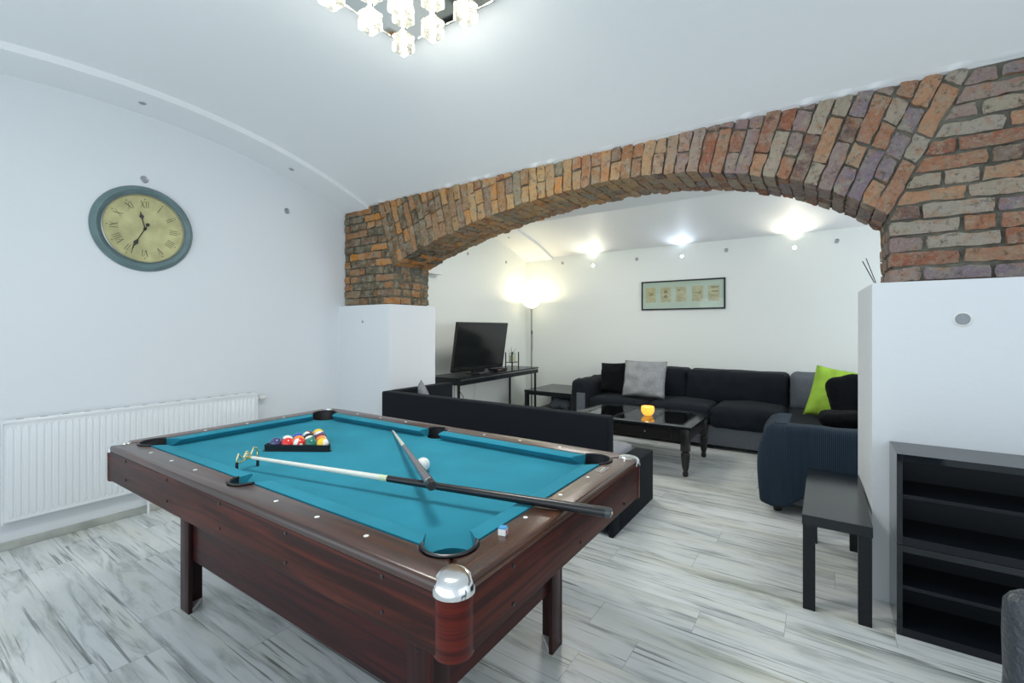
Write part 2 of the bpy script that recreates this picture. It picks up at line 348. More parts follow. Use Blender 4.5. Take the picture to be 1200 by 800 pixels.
def thing(name, label, cat, loc=(0,0,0), rz=0, group=None, mtx=None):
    o = bpy.data.objects.new(name, None); C.objects.link(o); o.empty_display_size = .05
    if mtx: o.matrix_world = Matrix.Translation(loc) @ mtx
    else: o.location = loc; o.rotation_euler = (0, 0, rz)
    return tag(o, label, cat, group)
def struct(name, bm, m, parent=None, smooth=False):
    o = obj(name, bm, m, parent, smooth)
    if not parent: o['kind'] = 'structure'
    return o
def copytree(o, parent=None):
    c = o.copy(); C.objects.link(c)
    if parent: c.parent = parent
    for ch in list(o.children): copytree(ch, c)
    return c
FACE_X = Matrix(((0,0,1,0),(1,0,0,0),(0,1,0,0),(0,0,0,1)))     # local x->+Y, y->+Z, z->+X
FACE_MY = Matrix(((1,0,0,0),(0,0,-1,0),(0,1,0,0),(0,0,0,1)))   # local x->+X, y->+Z, z->-Y
XL = -4.08; YF = 6.41; YA = 2.93; YB = 3.41; ZS = 2.545

# ================================================================== SETTING
bm = BM(); bx(bm, -4.4, 2.6, -1.6, 6.7, -.06, 0); struct('floor', bm, M['floor'])

def vault_z(y, apex=2.935, yc=1.05, rad=4.70): return apex-(rad-math.sqrt(rad*rad-(y-yc)**2))
def band_z(y): return vault_z(y, 2.89, 1.05, 4.85)
def vaultmesh(bm, x0, x1, y0, y1, fn, top, n=40):
    t = BM(); lo = []; hi = []
    for i in range(n+1):
        y = y0+(y1-y0)*i/n
        lo.append((t.verts.new((x0, y, fn(y))), t.verts.new((x1, y, fn(y))))); hi.append((t.verts.new((x0, y, top)), t.verts.new((x1, y, top))))
    for i in range(n):
        t.faces.new((lo[i][0], lo[i][1], lo[i+1][1], lo[i+1][0])); t.faces.new((hi[i][0], hi[i][1], hi[i+1][1], hi[i+1][0]))
        for k in (0, 1): t.faces.new((lo[i][k], lo[i+1][k], hi[i+1][k], hi[i][k]))
    for i in (0, n): t.faces.new((lo[i][0], lo[i][1], hi[i][1], hi[i][0]))
    bmesh.ops.recalc_face_normals(t, faces=t.faces); add(bm, t)
bm = BM(); vaultmesh(bm, -3.72, 2.3, -.85, 2.96, vault_z, 3.1); struct('ceiling', bm, M['ceil'], smooth=False)
bm = BM(); vaultmesh(bm, XL-.1, -3.70, -.85, 2.96, band_z, 3.12); struct('ceiling_band', bm, M['ceil'])
# lounge vault and its soffit
def v2_z(y): return 2.745-(1.9-math.sqrt(max(0, 1.9**2-max(0, y-4.95)**2)))*.52*2.1*.95 if y > 4.95 else 2.745
_pts = [(4.12,2.745),(4.95,2.74),(5.15,2.728),(5.42,2.694),(5.70,2.641),(6.0,2.57),(6.25,2.485),(6.43,2.41)]
def interp(pts, x):
    if x <= pts[0][0]: return pts[0][1]
    for (a, b), (c, d) in zip(pts, pts[1:]):
        if x <= c: return b+(d-b)*(x-a)/(c-a)
    return pts[-1][1]
def smooth_interp(pts, x, w=.12):
    return sum(interp(pts, x+w*k/4) for k in range(-4, 5))/9
bm = BM(); vaultmesh(bm, -3.59, 2.4, 4.12, 6.45, lambda y: smooth_interp(_pts, y)+.04, 3.0); struct('ceiling_lounge', bm, M['ceil'])
bm = BM(); vaultmesh(bm, XL-.1, -3.57, 4.12, 6.45, lambda y: smooth_interp(_pts, y), 3.02); struct('ceiling_lounge_band', bm, M['ceil'])
bm = BM(); bx(bm, XL-.1, 2.4, 3.36, 4.12, 2.45, 2.75); struct('ceiling_soffit', bm, M['ceil'])
# walls
bm = BM(); bx(bm, XL-.14, XL, -.85, YB, 0, 3.1); struct('wall_left', bm, M['wall'])
bm = BM(); bx(bm, XL-.14, XL, YB, 6.55, 0, 3.0); bx(bm, XL, XL+.10, 3.49, 4.30, 2.01, 2.46); struct('wall_lounge_left', bm, M['wall2'])
bm = BM(); bx(bm, XL-.1, 2.6, YF, YF+.12, 0, 3.0); struct('wall_far', bm, M['wall2'])
# plastered piers below the brickwork
def pier(name, pts):
    bm = BM(); prism(bm, pts, 0, 1.562, bev=.006); return struct(name, bm, M['wall'])
pier('wall_left_pier', [(XL,2.88),(-3.338,2.88),(-3.338,3.49),(XL,3.49)])
pier('wall_right_pier', [(.199,2.88),(2.2,2.88),(2.2,3.52),(.175,3.52)])
bm = BM(); bx(bm, XL, XL+.016, -.85, 2.88, 0, .05, .004); struct('baseboard_left', bm, M['skirt'])
bm = BM(); bx(bm, XL, 2.4, YF-.016, YF, 0, .06, .004); struct('baseboard_far', bm, M['skirt'])
bm = BM(); bx(bm, XL, XL+.016, 3.5, YF-.02, 0, .06, .004); struct('baseboard_lounge_left', bm, M['skirt'])

# ------------------------------------------------------------------ brick arch
ARC = [(-3.345,1.925),(-3.12,2.005),(-2.9,2.075),(-2.65,2.14),(-2.4,2.197),(-2.15,2.243),(-1.9,2.280),(-1.65,2.308),(-1.4,2.325),(-1.2,2.331),(-1.0,2.327),(-.85,2.315),(-.7,2.295),(-.55,2.267),(-.43,2.238),(-.3,2.203),(-.18,2.160),(-.06,2.108),(.05,2.050),(.16,1.980),(.27,1.900)]
def cr(pts, n=6):
    out = []
    for i in range(len(pts)-1):
        p0, p1, p2, p3 = [Vector((*pts[max(0, min(len(pts)-1, i+k))], 0)) for k in (-1, 0, 1, 2)]
        for k in range(n):
            t = k/n; out.append(.5*((2*p1)+(p2-p0)*t+(2*p0-5*p1+4*p2-p3)*t*t+(3*p1-p0-3*p2+p3)*t**3))
    out.append(Vector((*pts[-1], 0))); return out
prof = cr(ARC); slen = [0]
for a, b in zip(prof, prof[1:]): slen.append(slen[-1]+(b-a).length)
LT = slen[-1]
def at_s(s):
    s = max(0, min(LT, s))
    for i in range(len(prof)-1):
        if s <= slen[i+1]+1e-9:
            p = prof[i].lerp(prof[i+1], (s-slen[i])/(slen[i+1]-slen[i])); break
    f = s/LT                                         # lean of the joint there
    ang = math.radians(-19)+(math.radians(25+19))*f**1.15
    return p, Vector((math.sin(ang), math.cos(ang), 0))
bm = BM()
out = [(p.x, p.y+.014) for p in prof]
poly = [(XL-.1,1.55),(-3.366,1.55)]+out+[(.291,1.55),(2.2,1.55),(2.2,2.56),(XL-.1,2.56)]
prism(bm, poly, -YB+.01, -YA-.014, mtx=Matrix(((1,0,0,0),(0,0,-1,0),(0,1,0,0),(0,0,0,1))))
arch = struct('wall_arch', bm, M['mortar'])

def hexbrick(bm, c8, nx=5, ny=3, nz=3, amp=.0085, rnd=.0055):
    """c8: corners (u,v,w) bits order: index = u + 2v + 4w"""
    c8 = [Vector(c) for c in c8]; vs = {}; off = Vector((R.uniform(0, 50), R.uniform(0, 50), 0))
    cen = sum(c8, Vector())/8
    def P(i, j, k):
        key = (i, j, k)
        if key in vs: return vs[key]
        u, v, w = i/nx, j/ny, k/nz
        p = Vector()
        for q in range(8):
            p += c8[q]*((u if q & 1 else 1-u)*(v if q & 2 else 1-v)*(w if q & 4 else 1-w))
        ext = (i in (0, nx))+(j in (0, ny))+(k in (0, nz))
        d = (cen-p).normalized()
        p += d*(rnd*(ext-1)*.45)
        nn = noise.noise_vector(p*16+off)*amp+noise.noise_vector(p*48+off)*amp*.7
        vs[key] = bm.verts.new(p+nn); return vs[key]
    def quad(a, b, c, d):
        bm.faces.new((P(*a), P(*b), P(*c), P(*d)))
    for i in range(nx):
        for j in range(ny): quad((i,j,0),(i,j+1,0),(i+1,j+1,0),(i+1,j,0)); quad((i,j,nz),(i+1,j,nz),(i+1,j+1,nz),(i,j+1,nz))
    for i in range(nx):
        for k in range(nz): quad((i,0,k),(i+1,0,k),(i+1,0,k+1),(i,0,k+1)); quad((i,ny,k),(i,ny,k+1),(i+1,ny,k+1),(i+1,ny,k))
    for j in range(ny):
        for k in range(nz): quad((0,j,k),(0,j,k+1),(0,j+1,k+1),(0,j+1,k)); quad((nx,j,k),(nx,j+1,k),(nx,j+1,k+1),(nx,j,k+1))
bmB = BM()
def vous(s0, s1, r0, r1, y0, y1):
    jt = .0032
    (p0, n0), (p1, n1) = at_s(s0), at_s(s1)
    t0 = Vector((n0.y, -n0.x, 0)); t1 = Vector((n1.y, -n1.x, 0))
    dz = R.uniform(-.006, .006); dy = R.uniform(-.007, .005)
    c = []
    for q in range(8):
        p, n, tt, sg = (p1, n1, t1, -1) if q & 1 else (p0, n0, t0, 1)
        r = (r1-jt) if q & 4 else (r0+(jt if r0 > .02 else dz))
        a = p+n*r+tt*jt*sg
        y = (y1-.005) if q & 2 else (y0+(dy if y0 < YA+.01 else .005))
        c.append((a.x, y, a.y))
    # keep below the ceiling
    c = [(x, y, min(z, ZS+.012)) for x, y, z in c]
    hexbrick(bmB, c, 4, 5, 6)
NV = 53
for i in range(NV):
    s0, s1 = LT*i/NV, LT*(i+1)/NV
    p, n = at_s((s0+s1)/2); L = (ZS+.01-p.y)/n.y
    r = 0; first = .125 if i % 2 else .245; first += R.uniform(-.012, .012); k = 0
    while r < L-.012:
        ln = first if k == 0 else R.choice((.12, .125, .24))
        e = min(L, r+ln)
        if L-e < .04: e = L
        if k == 0:
            ys = [YA, YA+(.12 if i % 2 else .235), YA+(.36 if i % 2 else .355), YB]
            for ya, yb in zip(ys, ys[1:]): vous(s0, s1, 0, e if ya == YA else min(e, .12), ya, yb)
        else: vous(s0, s1, r, e, YA, YA+.1)
        r = e; k += 1
# piers
def skew_r(z):   # right skewback line
    p, n = at_s(LT); return p.x+(z-p.y)*n.x/n.y+.006 if z > p.y else None
def skew_l(z):
    p, n = at_s(0); return p.x+(z-p.y)*n.x/n.y-.006 if z > p.y else None
def course(z0, z1, xa0, xa1, xb0, xb1, odd):
    """bricks from the (slanting) end a to end b; xa0 at z0, xa1 at z1"""
    total = xb0-xa0; x = 0; first = True; dirn = 1 if total > 0 else -1; total = abs(total)
    while x < total-.02:
        ln = R.choice((.24,.25,.23,.12)) if not first else (.25 if odd else .125)
        ln += R.uniform(-.012, .012); e = min(total, x+ln)
        if total-e < .05: e = total
        j = .006
        lo0 = xa0+dirn*(x+(0 if first else j)); hi0 = xa0+dirn*(e-j); lo1 = (xa1+dirn*0) if first else lo0; hi1 = hi0
        dy = R.uniform(-.008, .006); zz0 = z0+R.uniform(0, .004); zz1 = z1-.008+R.uniform(-.004, .002)
        c = []
        for q in range(8):
            up = q & 4; hi = q & 1
            xx = (hi1 if up else hi0) if hi else (lo1 if up else lo0)
            c.append((xx, YA+dy if not q & 2 else YA+.1, zz1 if up else zz0))
        hexbrick(bmB, c, 7, 2, 3)
        x = e; first = False
pitch = .0745; z = 1.566; k = 0
while z < ZS-.01:
    z1 = min(z+pitch, ZS+.012)
    if z1-z < .03: break
    ra0, ra1 = skew_r(z) or .272, skew_r(z1) or .272
    la0, la1 = skew_l(z) or -3.348, skew_l(z1) or -3.348
    course(z, z1, ra0, max(ra1, ra0), 2.0, 2.0, k % 2)
    course(z, z1, la0, min(la1, la0), XL+.004, XL+.004, k % 2)
    if z < 1.90:      # returns facing the opening
        for xs, sg in ((.272, 1), (-3.348, -1)):
            ys = [YA+.008+(.115 if k % 2 else .012), YA+(.235 if k % 2 else .25), YA+(.355 if k % 2 else .37), YB]
            if not k % 2: ys = ys
            for ya, yb in zip(ys, ys[1:]):
                xo = xs+R.uniform(-.005, .005)*1; c = []
                for q in range(8):
                    xx = xo if not q & 1 else xs+sg*.1
                    c.append((xx, yb-.005 if q & 2 else ya+.005, z1-.008 if q & 4 else z+.002))
                if not (ya < YA+.1 and k % 2 == 0): hexbrick(bmB, c, 2, 4, 2)
                else:
                    c = [(x, max(y, YA+.103), zz) for x, y, zz in c]; hexbrick(bmB, c, 2, 4, 2)
    z = z1; k += 1
bmesh.ops.recalc_face_normals(bmB, faces=bmB.faces)
obj('brickwork', bmB, M['brick'], arch, smooth=True, angle=60)
# ragged plaster edge where the ceiling meets the bricks
bm = BM(); n = 150
t = BM(); prev = None
for i in range(n+1):
    x = XL+.0+(2.1-XL)*i/n; y = YA-.016; zz = ZS+.004-abs(noise.noise(Vector((x*7, 0, 0))))*.018-R.uniform(0, .004)
    q = [t.verts.new((x, YA-.015, zz)), t.verts.new((x, YA-.045, ZS+.02)), t.verts.new((x, YA+.02, ZS+.02)), t.verts.new((x, YA+.01, zz-.001))]
    if prev:
        for k in range(4): t.faces.new((prev[k], prev[(k+1) % 4], q[(k+1) % 4], q[k]))
    prev = q
bmesh.ops.recalc_face_normals(t, faces=t.faces); add(bm, t); struct('trim_plaster_edge', bm, M['ceil'], smooth=True)

# ================================================================== POOL TABLE
T = thing('pool_table', 'large rosewood pool table with teal cloth, cues and racked balls on top', 'pool table', (-1.7285, 1.3244, 0), .0068)
ZR = .79; XI, YI = .982, .495; XO, YO = 1.088, .605; XN, YN = .918, .437; ZB = .752
PC = (.935, .452); PR = .071; SR = .056
def arc(cx, cy, r, a0, a1, n=12): return [(cx+r*math.cos(math.radians(a0+(a1-a0)*i/n)), cy+r*math.sin(math.radians(a0+(a1-a0)*i/n))) for i in range(n+1)]
# rail outlines, in the frame of the +x +y quarter; a corner pocket arc runs from y=YI to x=XI
aY = math.degrees(math.asin((YI-PC[1])/PR)); aX = math.degrees(math.acos((XI-PC[0])/PR))
mid = 45
corner_r = .045
CK = .030
def long_rail(sy):
    out = []
    # outer edge from left to right (y = YO), inner edge back with pockets
    pts = [(-XO+CK, YO-CK)]+[(-XO+.043, YO), (XO-.043, YO)]+[(XO-CK, YO-CK)]
    right = arc(PC[0], PC[1], PR, mid, 180-aY, 10)                       # mid of the pocket to the inner edge
    pts += right
    side = arc(0, YI, SR, 0, 180, 12)
    pts += side
    pts += [(-x, y) for x, y in reversed(right)]
    return [(x, y*sy) for x, y in pts]
def short_rail(sx):
    a = arc(PC[0], PC[1], PR, mid, -(90-(90-aX)) if False else -aX+0, 10)
    a = arc(PC[0], PC[1], PR, mid, -aX, 10)
    pts = [(XO-CK, YO-CK)]+a+[(x, -y) for x, y in reversed(a)]+[(XO-CK, -YO+CK), (XO, -YO+.043), (XO, YO-.043)]
    return [(x*sx, y) for x, y in pts]
def sight(parent, x, y):
    b = BM(); lathe(b, [(.0072, 0), (.0072, .0012), (0, .0014)], 16, Matrix.Translation((x, y, ZR)))
    obj('sight', b, M['ivory'], parent, True, 'small round ivory sight')
def bolt(parent, x, y, z, ax):
    b = BM(); rot = Matrix.Rotation(PI/2, 4, 'X' if ax == 'y' else 'Y')
    lathe(b, [(.0055, -.002), (.0055, .002), (.003, .003)], 10, Matrix.Translation((x, y, z)) @ rot); obj('bolt', b, M['black_plastic'], parent, True)
rails = {}
sp = .2188; g0 = 1.3151*sp
for nm, sy in (('n', -1), ('f', 1)):
    b = BM(); prism(b, long_rail(sy), ZR-.024, ZR, bev=.013); r = obj('rail', b, M['rail_x'], T, True)
    for sgn in (-1, 1):
        for k in range(3): sight(r, sgn*(g0+k*sp), sy*.5446)
for sx in (-1, 1):
    b = BM(); prism(b, short_rail(sx), ZR-.024, ZR, bev=.013); r = obj('rail', b, M['rail_y'], T, True)
    for k in (-1, 0, 1): sight(r, sx*1.012, k*.216+.006)
    if sx == 1:
        b = BM()
        Mx = Matrix.Translation((1.022, .335, ZR)) @ Matrix.Rotation(math.radians(90), 4, 'Z')
        prism(b, [(-.036,-.014),(.036,-.014),(.030,.014),(-.030,.014)], 0, .002, holes=[[(-.032,-.011),(-.027,.011),(.027,.011),(.032,-.011)]], mtx=Mx)
        for q in range(3): bx(b, -.020+q*.016, -.010+q*.016, -.006, .006, 0, .002, mtx=Mx)
        obj('badge', b, M['steel'], r, False, 'small metal maker badge')
# bed, with the pockets cut out
def bed():
    q = arc(PC[0]-.004, PC[1]-.004, .060, 100, 350-360*1+0, 14)
    q = arc(PC[0]+.0, PC[1]+.0, .062, 128, 322-0, 14)     # concave bite, travelled clockwise
    bx_, by_ = .968, .483
    top = [(.0, by_)]
    c = [(PC[0]-.058, by_)]+arc(PC[0]+.012, PC[1]+.012, .070, 156, 294, 12)+[(bx_, PC[1]-.058)]
    s = [(-.05, by_)]+arc(0, by_+.02, .054, 202, 338, 10)+[(.05, by_)]
    first = s[len(s)//2:]
    pts = s+c+[(x, -y) for x, y in reversed(c)]+[(x, -y) for x, y in reversed(s)]+[(-x, -y) for x, y in c]+[(-x, y) for x, y in reversed(c)]
    return pts
b = BM(); prism(b, bed(), ZB-.045, ZB); obj('playing_bed', b, M['cloth'], T)
# cushions
def cushion(p0, p1, inward, e0, e1, parent=T):
    """p0,p1 on the rail edge; inward unit vector; e0/e1: how far the nose is shortened at the ends"""
    p0, p1, nw = Vector((*p0, 0)), Vector((*p1, 0)), Vector((*inward, 0)); d = (p1-p0).normalized(); wd = YI-YN
    sec = [(0, ZR-.0005), (wd*.6, ZR-.001), (wd*.93, ZR-.003), (wd, ZR-.007), (wd*.96, ZR-.011), (wd*.45, ZB+.005), (wd*.44, ZB+.001), (0, ZB+.001)]
    t = BM(); A = []; B = []
    for off, z in sec:
        f = off/wd
        A.append(t.verts.new(p0+d*e0*f+nw*off+Vector((0,0,z)))); B.append(t.verts.new(p1-d*e1*f+nw*off+Vector((0,0,z))))
    m_ = len(sec)
    for i in range(m_): t.faces.new((A[i], A[(i+1) % m_], B[(i+1) % m_], B[i]))
    t.faces.new(A); t.faces.new(B)
    bmesh.ops.recalc_face_normals(t, faces=t.faces); return obj('cushion', t, M['cloth'], parent, True, angle=50)
xe = PC[0]-PR*math.cos(math.radians(aY))-.0; ye = PC[1]-PR*math.sin(math.radians(aX))
for sy in (-1, 1):
    cushion((-xe, sy*YI), (-SR, sy*YI), (0, -sy), .042, .012); cushion((SR, sy*YI), (xe, sy*YI), (0, -sy), .012, .042)
for sx in (-1, 1): cushion((sx*XI, -ye), (sx*XI, ye), (-sx, 0), .042, .042)
# pockets: a liner cup and a rubber rim
for sx in (-1, 1):
    for sy in (-1, 1):
        b = BM(); a0 = math.degrees(math.atan2(YI-PC[1], -math.sqrt(PR**2-(YI-PC[1])**2))); a1 = -aX
        pts = [(sx*x, sy*y) for x, y in arc(PC[0], PC[1], PR-.002, a0, a1, 20)]
        t = BM(); top = [t.verts.new((x, y, ZR-.002)) for x, y in pts]; bot = [t.verts.new((x*.985, y*.98, ZR-.16)) for x, y in pts]
        for i in range(len(pts)-1): t.faces.new((top[i], top[i+1], bot[i+1], bot[i]))
        t.faces.new(bot); thick(t, .002); add(b, t)
        pk = obj('pocket', b, M['black_rubber'], T, True)
        b = BM(); tube(b, [(x, y, ZR+.001) for x, y in [(sx*x, sy*y) for x, y in arc(PC[0], PC[1], PR-.001, a0, a1, 20)]], .0048, 8); obj('pocket_rim', b, M['black_plastic'], pk, True)
for sy in (-1, 1):
    pts = [(x, sy*y) for x, y in arc(0, YI, SR-.002, 0, 180, 16)]
    b = BM(); t = BM(); top = [t.verts.new((x, y, ZR-.002)) for x, y in pts]; bot = [t.verts.new((x*.95, y, ZR-.16)) for x, y in pts]
    for i in range(len(pts)-1): t.faces.new((top[i], top[i+1], bot[i+1], bot[i]))
    t.faces.new(bot); thick(t, .002); add(b, t)
    pk = obj('pocket', b, M['black_rubber'], T, True)
    b = BM(); tube(b, [(x, y, ZR+.001) for x, y in pts], .0048, 8); obj('pocket_rim', b, M['black_plastic'], pk, True)
# side panels (aprons)
ZA0, ZA1 = .630, ZR-.0245; CR = .043
for sy in (-1, 1):
    b = BM(); bx(b, -XO+CR, XO-CR, *sorted((sy*(YO+.001), sy*(YO-.022))), ZA0, ZA1, .003); p = obj('side_panel', b, M['wood_x'], T, True)
    for x in (-.82, -.38, .05, .45, .86):
        for z in (.668, .752): bolt(p, x, sy*(YO+.001), z, 'y')
for sx in (-1, 1):
    b = BM(); bx(b, *sorted((sx*(XO+.001), sx*(XO-.022))), -YO+CR, YO-CR, ZA0, ZA1, .003); p = obj('end_panel', b, M['wood_y'], T, True)
    for y in (-.39, .0, .39):
        for z in (.655, .750): bolt(p, sx*(XO+.001), y, z, 'x')
# rounded corners with chrome caps
for sx in (-1, 1):
    for sy in (-1, 1):
        cx, cy = sx*(XO-CR), sy*(YO-CR)
        b = BM(); lathe(b, [(CR+.0025, ZA0-.006), (CR+.0035, ZA0-.004), (CR+.0035, ZR-.028)], 28, Matrix.Translation((cx, cy, 0))); p = obj('corner_post', b, M['wood_corner'], T, True)
        b = BM()
        t = BM(); rings = []
        for z, rr_, sh in ((ZR-.032,CR+.0045,0),(ZR-.031,CR+.0065,0),(ZR-.027,CR+.0068,0),(ZR-.018,CR+.0055,0),(ZR-.008,CR+.0025,0),(ZR-.001,CR-.003,.001),(ZR+.0035,CR-.010,.006),(ZR+.0055,CR-.018,.014),(ZR+.0062,CR-.028,.023),(ZR+.0066,.006,.034)):
            rings.append([t.verts.new((cx-sx*sh*.707+rr_*math.cos(2*PI*q/36), cy-sy*sh*.707+rr_*math.sin(2*PI*q/36), z)) for q in range(36)])
        for a, c2 in zip(rings, rings[1:]):
            for q in range(36): t.faces.new((a[q], a[(q+1) % 36], c2[(q+1) % 36], c2[q]))
        t.faces.new(rings[0]); t.faces.new(rings[-1]); bmesh.ops.recalc_face_normals(t, faces=t.faces); add(b, t)
        obj('corner_cap', b, M['chrome'], p, True, 'rounded chrome corner cap')
# legs: boxed L-shaped posts, lower frame between them
LX0, LX1, LY0, LY1 = .72, .81, .31, .40
for sx in (-1, 1):
    for sy in (-1, 1):
        b = BM()
        bx(b, *sorted((sx*.726, sx*.814)), *sorted((sy*.382, sy*.400)), 0, ZA0+.04, .002); bx(b, *sorted((sx*.796, sx*.814)), *sorted((sy*.312, sy*.382)), 0, ZA0+.04, .002)
        lg = obj('leg', b, M['wood_z'], T, True)
        b = BM(); prism(b, [(sx*.796, sy*.315), (sx*.796, sy*.382), (sx*.730, sy*.382)], .0, .018); obj('foot_bracket', b, M['white_dull'], lg)
        for z in (.42, .53):
            b = BM(); lathe(b, [(.005, 0), (.004, .002)], 10, Matrix.Translation((sx*.765, sy*.400, z)) @ Matrix.Rotation(PI/2*sy*-1, 4, 'X')); obj('bolt', b, M['black_plastic'], lg, True)
for sy in (-1, 1):
    b = BM(); bx(b, -.794, .794, *sorted((sy*.362, sy*.380)), .245, ZA0+.04, .002); obj('frame_panel', b, M['wood_dark'], T)
for sx in (-1, 1):
    b = BM(); bx(b, *sorted((sx*.776, sx*.794)), -.360, .360, .245, ZA0+.04, .002); obj('frame_panel', b, M['wood_dark_y'], T)
b = BM(); bx(b, -XO+.06, XO-.06, -YO+.03, YO-.03, ZA0+.02, ZA0+.035); obj('underside_board', b, M['wood_dark'], T)

def on_table(x, y, z=0):
    c, s = math.cos(.0068), math.sin(.0068); return Vector((-1.7285+x*c-y*s, 1.3244+x*s+y*c, z))
# bridge stick
A = on_table(-.257, -.364, .803); B_ = on_table(1.216, -.080, .806); dv = (B_-A); ln = dv.length; dv.normalize()
K = thing('bridge_stick', 'long bridge stick with white shaft, black butt and metal bridge head lying across the table', 'cue', A)
def seg(a, b): return [Vector(dv*a), Vector(dv*b)]
jn = ln*.478
b = BM(); tube(b, seg(.01, jn), [.0068, .0105], 16); obj('shaft', b, mat('white_lacquer', (.74,.74,.66), .25, coat=.3), K, True, 'white shaft')
b = BM(); tube(b, seg(jn-.035, jn+.001), [.0108, .0110], 16); obj('ferrule', b, mat('pale_green_ring', (.62,.70,.45), .3), K, True, 'pale joint ring')
b = BM(); tube(b, [dv*jn, dv*(jn+.02), dv*(ln*.8), dv*(ln-.01)], [.0115, .0115, .0135, .0150], 18); bt = obj('butt', b, M['black_plastic'], K, True, 'glossy black butt')
b = BM(); tube(b, seg(ln-.010, ln+.006), [.0152, .0135], 18); tube(b, seg(ln+.0055, ln+.008), [.007, .006], 14); obj('bumper', b, mat('butt_cap', (.05,.06,.07), .25), bt, True)
b = BM(); tube(b, seg(ln+.0078, ln+.0095), [.0062, .005], 14); obj('end_screw', b, M['brass'], bt, True, 'brass screw in the butt end')
pv = Vector((-dv.y, dv.x, 0)); hb = BM()
zz = [(-.046,-.020),(-.046,.004),(-.040,.022),(-.030,.006),(-.018,.000),(-.010,.014),(-.004,.024),(.006,.010),(.014,.006),(.022,.020),(.030,.032),(.040,.028),(.046,.020),(.048,-.004)]
tube(hb, [pv*a+Vector((0,0,c)) for a, c in zz], .0042, 8)
tube(hb, [pv*-.046+Vector((0,0,-.010)), pv*-.028+Vector((0,0,-.014)), Vector((0,0,-.004)), pv*.028+Vector((0,0,-.012)), pv*.048+Vector((0,0,-.008))], .0042, 8)
tube(hb, seg(-.006, .03), [.006, .0085], 12)
hd = obj('bridge_head', hb, M['brass'], K, True, 'notched brass bridge head')
for s in (-1, 1): b = BM(); tube(b, [pv*(.047*s)+Vector((0,0,-.010)), pv*(.047*s)+Vector((0,0,-.050))], [.0055, .006], 10); obj('foot', b, M['black_rubber'], hd, True, 'black rubber foot')
# cue
A2 = on_table(-.272, .443-.01, .760); B2 = on_table(.737, -.309, .858); d2 = B2-A2; l2 = d2.length; d2.normalize()
K2 = thing('cue', 'short cue lying diagonally, its thick black and silver butt on the bridge stick', 'cue', A2)
b = BM(); tube(b, [d2*.012, d2*(l2*.42)], [.0055, .0095], 16); obj('shaft', b, mat('pale_maple', (.66,.63,.50), .3, coat=.3), K2, True, 'pale maple shaft')
b = BM(); tube(b, [d2*0, d2*.012], [.005, .0055], 12); obj('tip', b, M['white_dull'], K2, True)
b = BM(); tube(b, [d2*(l2*.42), d2*(l2*.9), d2*(l2-.02)], [.0098, .0145, .0152], 18); bt = obj('butt', b, mat('grey_silver_wrap', (.17,.15,.16), .25, metal=.4), K2, True, 'glossy grey butt')
b = BM(); tube(b, [d2*(l2-.045), d2*(l2-.036)], [.0158, .0158], 18); obj('ring', b, M['chrome'], bt, True)
b = BM(); tube(b, [d2*(l2-.032), d2*(l2-.004), d2*(l2+.004)], [.0160, .0165, .013], 18); obj('bumper', b, M['black_plastic'], bt, True)
# chalk
c = on_table(1.020, -.335, ZR)
K3 = thing('chalk', 'blue billiard chalk cube in a white wrapper on the right rail', 'chalk', c, .25)
b = BM(); bx(b, -.0105, .0105, -.0105, .0105, 0, .017, .0008); w_ = obj('wrapper', b, M['white'], K3)
b = BM(); bx(b, .0103, .0109, -.006, .005, .003, .013); obj('printed_panel', b, mat('magenta_print', (.45,.05,.18), .5), w_)
b = BM(); bx(b, -.0103, .0103, -.0103, .0103, .017, .021, .001); obj('chalk_top', b, mat('blue_chalk', (.08,.33,.60), .9), K3, False, 'blue chalk top')
# balls
def ball_mat(name, col, stripe):
    m = bpy.data.materials.new(name); m.use_nodes = True; nt = m.node_tree; b = nt.nodes['Principled BSDF']; L = nt.links.new
    b.inputs['Roughness'].default_value = .1; b.inputs['Coat Weight'].default_value = .4
    tc = node(nt, 'ShaderNodeTexCoord'); sx = node(nt, 'ShaderNodeSeparateXYZ'); L(tc.outputs['Object'], sx.inputs[0])
    # stripe band around local z; a white number spot at +x
    ab = node(nt, 'ShaderNodeMath', operation='ABSOLUTE'); L(sx.outputs[2], ab.inputs[0])
    gt = node(nt, 'ShaderNodeMath', operation='GREATER_THAN'); gt.inputs[1].default_value = .0175 if stripe else 1.0; L(ab.outputs[0], gt.inputs[0])
    g2 = node(nt, 'ShaderNodeMath', operation='GREATER_THAN'); g2.inputs[1].default_value = .0273; L(sx.outputs[0], g2.inputs[0])
    mxm = node(nt, 'ShaderNodeMath', operation='MAXIMUM'); L(gt.outputs[0], mxm.inputs[0]); L(g2.outputs[0], mxm.inputs[1])
    mx = node(nt, 'ShaderNodeMix', data_type='RGBA'); L(mxm.outputs[0], mx.inputs[0]); mx.inputs[6].default_value = (*col, 1); mx.inputs[7].default_value = (.82,.82,.76,1)
    L(mx.outputs[2], b.inputs['Base Color']); return m
BR = .0286
def ball(name, x, y, m, label, rot=(0,0,0), group=None):
    b = BM(); bmesh.ops.create_uvsphere(b, u_segments=32, v_segments=20, radius=BR)
    o = obj(name, b, m, None, True, angle=180); o.location = on_table(x, y, ZB+BR); o.rotation_euler = rot
    return tag(o, label, 'ball', group)
ball('cue_ball', .372, .020, M['white'], 'plain white cue ball beside the diagonal cue')
L0 = Vector((-.462, -.130)); R0 = Vector((-.245, .003)); e1 = (R0-L0); e1 = e1.normalized()*(4*BR*2.005); 
e2 = Vector((e1.x*math.cos(PI/3)-e1.y*math.sin(PI/3), e1.x*math.sin(PI/3)+e1.y*math.cos(PI/3)))
